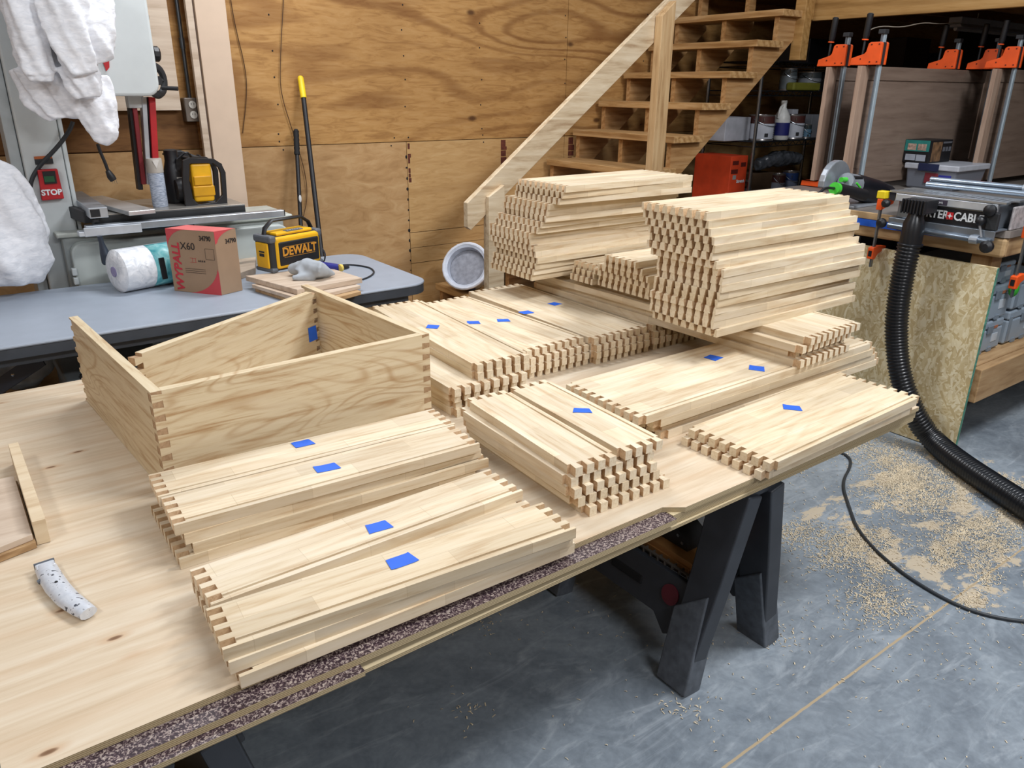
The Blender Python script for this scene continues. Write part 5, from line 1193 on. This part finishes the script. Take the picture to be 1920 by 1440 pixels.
# clear bin with lid and the two boxes on it
bi = thing('clear_tote', 'translucent plastic bin with white lid on the bench behind the jig', 'storage box', (4.87, 2.3, BZ+.001))
mc = NT('translucent_plastic'); mc_m = mc.out(rgb('#8f95a2'), .3); mc.b.inputs['Transmission Weight'].default_value = .35; mc.b.inputs['Alpha'].default_value = .92
mb = MB(); n0 = 0
mb.add([(4.705, 2.165, BZ+.003), (5.03, 2.165, BZ+.003), (5.03, 2.44, BZ+.003), (4.705, 2.44, BZ+.003), (4.69, 2.15, 1.135), (5.05, 2.15, 1.135), (5.05, 2.445, 1.135), (4.69, 2.445, 1.135)], [(0, 3, 2, 1), (4, 5, 6, 7), (0, 1, 5, 4), (1, 2, 6, 5), (2, 3, 7, 6), (3, 0, 4, 7)])
mb.build('tub', mc_m, bi, world=True, bevel=.01)
mb = MB(); mb.box(4.678, 5.062, 2.138, 2.455, 1.125, 1.157); mb.build('lid', P('#b4b8c0', .35), bi, world=True, bevel=.006)
mb = MB(); mb.box(4.674, 4.679, 2.25, 2.37, 1.118, 1.160); mb.build('latch', P('#1f2848', .4), bi, world=True, bevel=.002)
mb = MB(); mb.box(4.692, 4.7, 2.18, 2.25, 1.045, 1.10); mb.build('blue_label', P('#2a2f8a', .5), bi, world=True)
mb = MB(); mb.box(4.692, 4.7, 2.255, 2.33, 1.05, 1.108); mb.build('red_label', P('#7c2a34', .5), bi, world=True)
t = thing('tool_carton', 'black carton with teal end and printed pictures standing on the clear bin', 'box', (4.85, 2.3, 1.158))
xx = 4.70
mb = MB(); mb.box(xx, xx+.26, 2.3350, 2.4850, 1.158, 1.285); mb.build('carton', M_black, t, world=True, bevel=.001)
mb = MB(); mb.box(xx-.0012, xx-.0002, 2.3370, 2.4830, 1.222, 1.284); mb.build('teal_print', P('#2b7f78', .5), t, world=True)
mb = MB(); mb.box(xx-.0022, xx-.0013, 2.3550, 2.4050, 1.228, 1.264); mb.box(xx-.0022, xx-.0013, 2.4150, 2.4650, 1.228, 1.264); mb.build('hand_picture', P('#a98f80', .6, var=.5, scale=80), t, world=True)
mb = MB(); mb.box(xx-.0022, xx-.0002, 2.3500, 2.4050, 1.168, 1.204); mb.box(xx-.0022, xx-.0002, 2.4100, 2.4700, 1.17, 1.204); mb.build('white_sticker', P('#9da3ae', .6), t, world=True)
mb = MB(); mb.box(xx+.03, xx+.14, 2.3338, 2.3348, 1.165, 1.275); mb.build('picture', P('#6d5238', .6, var=.7, scale=30), t, world=True)
mb = MB(); mb.box(xx+.15, xx+.25, 2.3338, 2.3348, 1.265, 1.275); mb.box(xx+.155, xx+.18, 2.3338, 2.3348, 1.22, 1.245); mb.box(xx+.19, xx+.215, 2.3338, 2.3348, 1.22, 1.245); mb.box(xx+.225, xx+.25, 2.3338, 2.3348, 1.22, 1.245); mb.build('printed_marks', P('#5d5f66', .6), t, world=True)

# panels glued up in clamps
def gpanel(x0, y, L, label, H_=.625, z0=1.05):
    t = thing('door_panel', label, 'panel', (x0+L/2, y, z0), 0, 'frame and panel doors clamped upright on the bench')
    sw_, rw = .075, .09
    def b_(name, a0, a1, b0, b1, m, d=0): mb = MB(); mb.box(x0+a0, x0+a1, y+d, y+.026-d, z0+b0, z0+b1); mb.build(name, m, t, world=True, bevel=.0015)
    b_('stile', 0, sw_, 0, H_, M_alder_l); b_('stile', L-sw_, L, 0, H_, M_alder_l)
    b_('rail', sw_, L-sw_, 0, rw, M_alder); b_('rail', sw_, L-sw_, H_-rw+.02, H_, M_alder); b_('centre_panel', sw_, L-sw_, rw, H_-rw+.02, M_alder, .006)
    mb = MB(); mb.box(x0+.002, x0+.028, y-.018, y+.10, BZ+.037, z0-.001); mb.box(x0+L-.1, x0+L-.02, y-.018, y+.10, BZ+.001, z0-.001); mb.build('support_block', M_ply, t, world=True)
    return t
gpanel(4.215, 2.74, 1.4, 'brown frame and panel door clamped upright, farthest back of the three on the bench')
gpanel(4.105, 2.48, 1.5, 'brown frame and panel door clamped upright behind the clear bin')
gpanel(5.02, 2.20, 1.2, 'brown frame and panel door clamped upright at the right frame edge')
def kclamp(x, y, label, z0=1.0, zh=1.68, far=False):
    """parallel clamp: bar upright before the panel at y, jaws reaching back over it"""
    t = thing('parallel_clamp', label, 'clamp', (x, y, BZ), 0, 'tall orange parallel clamps on the doors')
    s_ = -1 if far else 1
    mb = MB(); mb.box(x-.004, x+.020, y-.026, y-.006, BZ+.002, zh+.155); mb.build('bar', P('#a5b4bd', .4, .15, nm='zinc_bar'), t, world=True, bevel=.003)
    mb = MB(); mb.box(x-.0125, x-.0105, y-.019, y-.011, BZ+.01, zh+.15); mb.build('bar_groove', M_grey, t, world=True)
    P0 = [(y+.135, zh), (y+.13, zh+.035), (y+.060, zh+.055), (y+.050, zh+.065), (y+.042, zh+.105), (y+.030, zh+.112), (y-.028, zh+.112), (y-.036, zh+.105), (y-.036, zh)]
    mb = MB(); mb.prism(P0, x-.030, x-.0135, 'x'); hd = mb.build('jaw', M_orange, t, world=True, bevel=.003)
    mb = MB(); mb.prism([(a-.004, b) for a, b in P0], x+.0135, x+.030, 'x'); mb.build('jaw', M_orange, t, world=True, bevel=.003)
    mb = MB(); mb.box(x-.0135, x+.0135, y+.0, y+.12, zh+.004, zh+.030); mb.box(x-.0135, x+.0135, y-.034, y-.026, zh, zh+.11); mb.build('jaw_core', M_dark, t, world=True)
    mb = MB()
    for a, b in ((-.02, .10), (.022, .10), (-.02, .015), (.02, .015), (.075, .03)): mb.lathe([(.004, -.001), (.004, .002)], (x-.0305, y+a, zh+b), Matrix.Rotation(R(-90), 3, 'Y'), 8)
    mb.build('rivet', P('#5e1d10', .4), hd, world=True)
    mb = MB(); mb.box(x-.02, x+.02, y-.034, y+.004, zh+.150, zh+.172); mb.build('end_cap', M_dark, t, world=True, bevel=.003)
    mb = MB(); mb.tube([(x, y+.085, zh+.03), (x, y+.083, zh+.14)], .006, 8); mb.build('spindle', M_dark, t, world=True)
    mb = MB(); mb.tube([(x, y+.083, zh+.130), (x, y+.081, zh+.145), (x, y+.075, zh+.25), (x, y+.0745, zh+.255)], [.012, .0165, .0165, .010], 12); mb.build('handle', M_black, t, world=True, smooth=2)
    mb = MB(); mb.tube([(x, y+.0832, zh+.124), (x, y+.0828, zh+.130)], .0165, 12); mb.build('handle_ring', M_orange, t, world=True)
    mb = MB(); mb.prism([(y+.135, BZ+.003), (y+.13, BZ+.035), (y+.05, BZ+.036), (y-.03, BZ+.036), (y-.03, BZ+.003)], x-.028, x+.028, 'x'); mb.build('foot_jaw', M_orange, t, world=True, bevel=.004)
    return t
kclamp(4.255, 2.70, 'orange parallel clamp on the left end of the farthest door')
kclamp(4.165, 2.44, 'orange parallel clamp on the left end of the door behind the clear bin')
kclamp(5.095, 2.16, 'orange parallel clamp on the left end of the door at the frame edge')
k4 = kclamp(5.20, 2.55, 'dull orange parallel clamp head rising behind the middle of the doors')
k5 = kclamp(5.30, 2.36, 'orange parallel clamp half hidden behind the clamp at the frame edge')

# systainers on the lower shelf
def systainer(x, y, z, w_, d_, h, label, g='pale blue-grey tool cases under the bench'):
    t = thing('tool_case', label, 'tool case', (x+w_/2, y+d_/2, z), 0, g)
    m = P('#8f9daa', .45, nm='case_plastic', var=.04)
    mb = MB(); mb.box(x, x+w_, y, y+d_, z+.006, z+h*.72); mb.build('case', m, t, world=True, bevel=.008)
    mb = MB(); mb.box(x, x+w_, y, y+d_, z+h*.735, z+h-.004); mb.build('lid', m, t, world=True, bevel=.008)
    mb = MB()
    for a in (.08, w_-.12): mb.box(x+a, x+a+.04, y-.004, y+.004, z+.002, z+.022)
    mb.box(x+.01, x+.04, y-.003, y+.002, z+.02, z+h-.03); mb.build('rib', P('#7c8995', .45), t, world=True)
    mb = MB(); mb.box(x+w_*.45, x+w_*.62, y-.008, y, z+h*.60, z+h*.85); mb.build('latch', P('#6f7a85', .45), t, world=True, bevel=.002)
    mb = MB(); mb.box(x+w_*.66, x+w_*.85, y-.002, y, z+h*.30, z+h*.55); mb.build('white_sticker', P('#b9c2cb', .5), t, world=True)
    mb = MB(); mb.box(x+w_*.68, x+w_*.80, y-.002, y, z+h*.72, z+h*.80); mb.build('orange_sticker', P('#a0654a', .5), t, world=True)
systainer(3.66, 1.46, .4055, .30, .36, .155, 'pale tool case, bottom of the stack beside the bench leg')
systainer(3.66, 1.46, .5615, .30, .36, .170, 'pale tool case, second of the stack beside the bench leg')
systainer(3.675, 1.47, .7325, .29, .34, .10, 'pale low tool case topping the stack beside the bench leg')
systainer(4.01, 1.46, .4055, .30, .36, .17, 'pale tool case at the right frame edge on the lower bench shelf')
systainer(4.01, 1.46, .5765, .30, .36, .17, 'pale tool case, upper one at the right frame edge')
mb = MB(); mb.sph((3.90, 1.43, .705), .03, .02, .035); tag(mb.build('green_bag', P('#2f9e2c', .6), smooth=2), 'small bright green pouch in front of the tool cases', 'pouch')

# under the loft: light fixture, wire, dark storage
t = thing('light_fixture', 'unlit white strip light fixture hanging under the loft at top right', 'light fixture', (5.9, 2.6, 1.93))
mb = MB(); mb.box(5.32, 6.7, 2.60, 2.68, 1.945, 1.985); mb.prism([(2.585, 1.925), (2.695, 1.925), (2.68, 1.945), (2.60, 1.945)], 5.31, 6.71, 'x'); mb.build('housing', P('#74757a', .5), t, world=True, bevel=.004)
mb = MB(); mb.tube([(5.34, 2.64, 1.918), (6.68, 2.64, 1.918)], .012, 10); mb.build('tube', P('#8a8c90', .4), t, world=True, smooth=2)
mb = MB()
for x in (5.6, 6.4): mb.tube([(x, 2.64, 1.985), (x, 2.64, 2.02)], .003, 6)
mb.build('hanger', M_steel, t, world=True)
mb = MB(); mb.tube(smooth_path([py(1622, 60, 2.6), py(1650, 48, 2.6), py(1690, 52, 2.6), py(1730, 42, 2.6), py(1760, 45, 2.6), py(1800, 42, 2.6)]), .003, 6); tag(mb.build('lamp_wire', P('#8d8578', .6)), 'pale wire strung under the loft to the strip light', 'wire')
t = thing('dark_cabinet', 'row of dark ribbed panels stored behind the clamped doors', 'storage', (7.4, 3.9, 0))
for k in range(12):
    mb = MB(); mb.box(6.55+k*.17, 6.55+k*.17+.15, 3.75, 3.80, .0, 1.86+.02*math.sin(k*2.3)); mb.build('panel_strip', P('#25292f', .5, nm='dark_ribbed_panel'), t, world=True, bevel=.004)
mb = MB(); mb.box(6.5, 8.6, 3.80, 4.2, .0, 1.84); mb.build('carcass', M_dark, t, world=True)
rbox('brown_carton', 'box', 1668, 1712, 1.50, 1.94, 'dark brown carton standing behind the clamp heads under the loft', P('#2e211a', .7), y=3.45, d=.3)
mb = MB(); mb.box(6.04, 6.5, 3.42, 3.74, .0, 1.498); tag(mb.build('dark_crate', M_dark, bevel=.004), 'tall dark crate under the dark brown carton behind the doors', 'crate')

# ================================================================ on the floor
mb = MB(); mb.tube(smooth_path([pz(1440, 800, .006), pz(1520, 830, .006), pz(1562, 843, .006), pz(1592, 855, .006), pz(1597, 872, .006), pz(1578, 905, .006), pz(1592, 950, .006), pz(1610, 1000, .006), pz(1680, 1068, .006), pz(1780, 1130, .006), pz(1860, 1158, .006), pz(1960, 1170, .006), pz(2100, 1170, .006)], 3), .0058, 10)
tag(mb.build('power_cord', P('#2e3338', .5, nm='grey_cord'), smooth=2), 'grey power cord winding across the concrete floor', 'cord')
random.seed(11)
mb = MB()
def chip(x, y, s_=1, z=.0015):
    a = random.uniform(0, 6.28); l = random.uniform(.002, .0065)*s_; w_ = random.uniform(.0007, .0018)*s_; c_, s2_ = math.cos(a), math.sin(a)
    b = random.uniform(.0, .004)
    pts = [(-l, -w_, 0), (0, -w_, b), (l, -w_, 0), (l, w_, 0), (0, w_, b), (-l, w_, 0)]
    mb.add([(x+c_*p-s2_*q, y+s2_*p+c_*q, z+r_) for p, q, r_ in pts], [(0, 1, 4, 5), (1, 2, 3, 4)])
cl = [(random.gauss(2.95, .42), random.gauss(1.12, .26), random.uniform(.03, .16)) for _ in range(46)]+[(3.3, 1.55, .16), (3.2, 1.4, .15), (3.38, 1.8, .12), (3.35, 1.3, .1), (3.0, 1.32, .2), (2.3, 1.2, .1), (2.2, 1.0, .1), (2.35, 1.35, .12)]
for cx, cy, r_ in cl:
    for _ in range(int(110+1700*r_*r_*12)): 
        x, y = random.gauss(cx, r_*.6), random.gauss(cy, r_*.35)
        if x < 3.49: chip(x, y)
for _ in range(2200):
    x, y = random.gauss(2.7, .7), random.gauss(1.1, .4)
    if x < 3.49: chip(x, y, .9)
for x, y in ((1.35, 1.0), (1.32, 1.05), (1.8, 1.1), (1.79, 1.02), (.85, 1.35), (1.05, 1.7), (1.1, 1.62)):
    for _ in range(26): chip(random.gauss(x, .03), random.gauss(y, .03))
tag(mb.build('wood_shavings', P('#d3c4a8', .8, nm='wood_shavings', var=.2, scale=30)), 'pale wood shavings and sawdust scattered over the concrete floor', 'sawdust', kind='stuff')
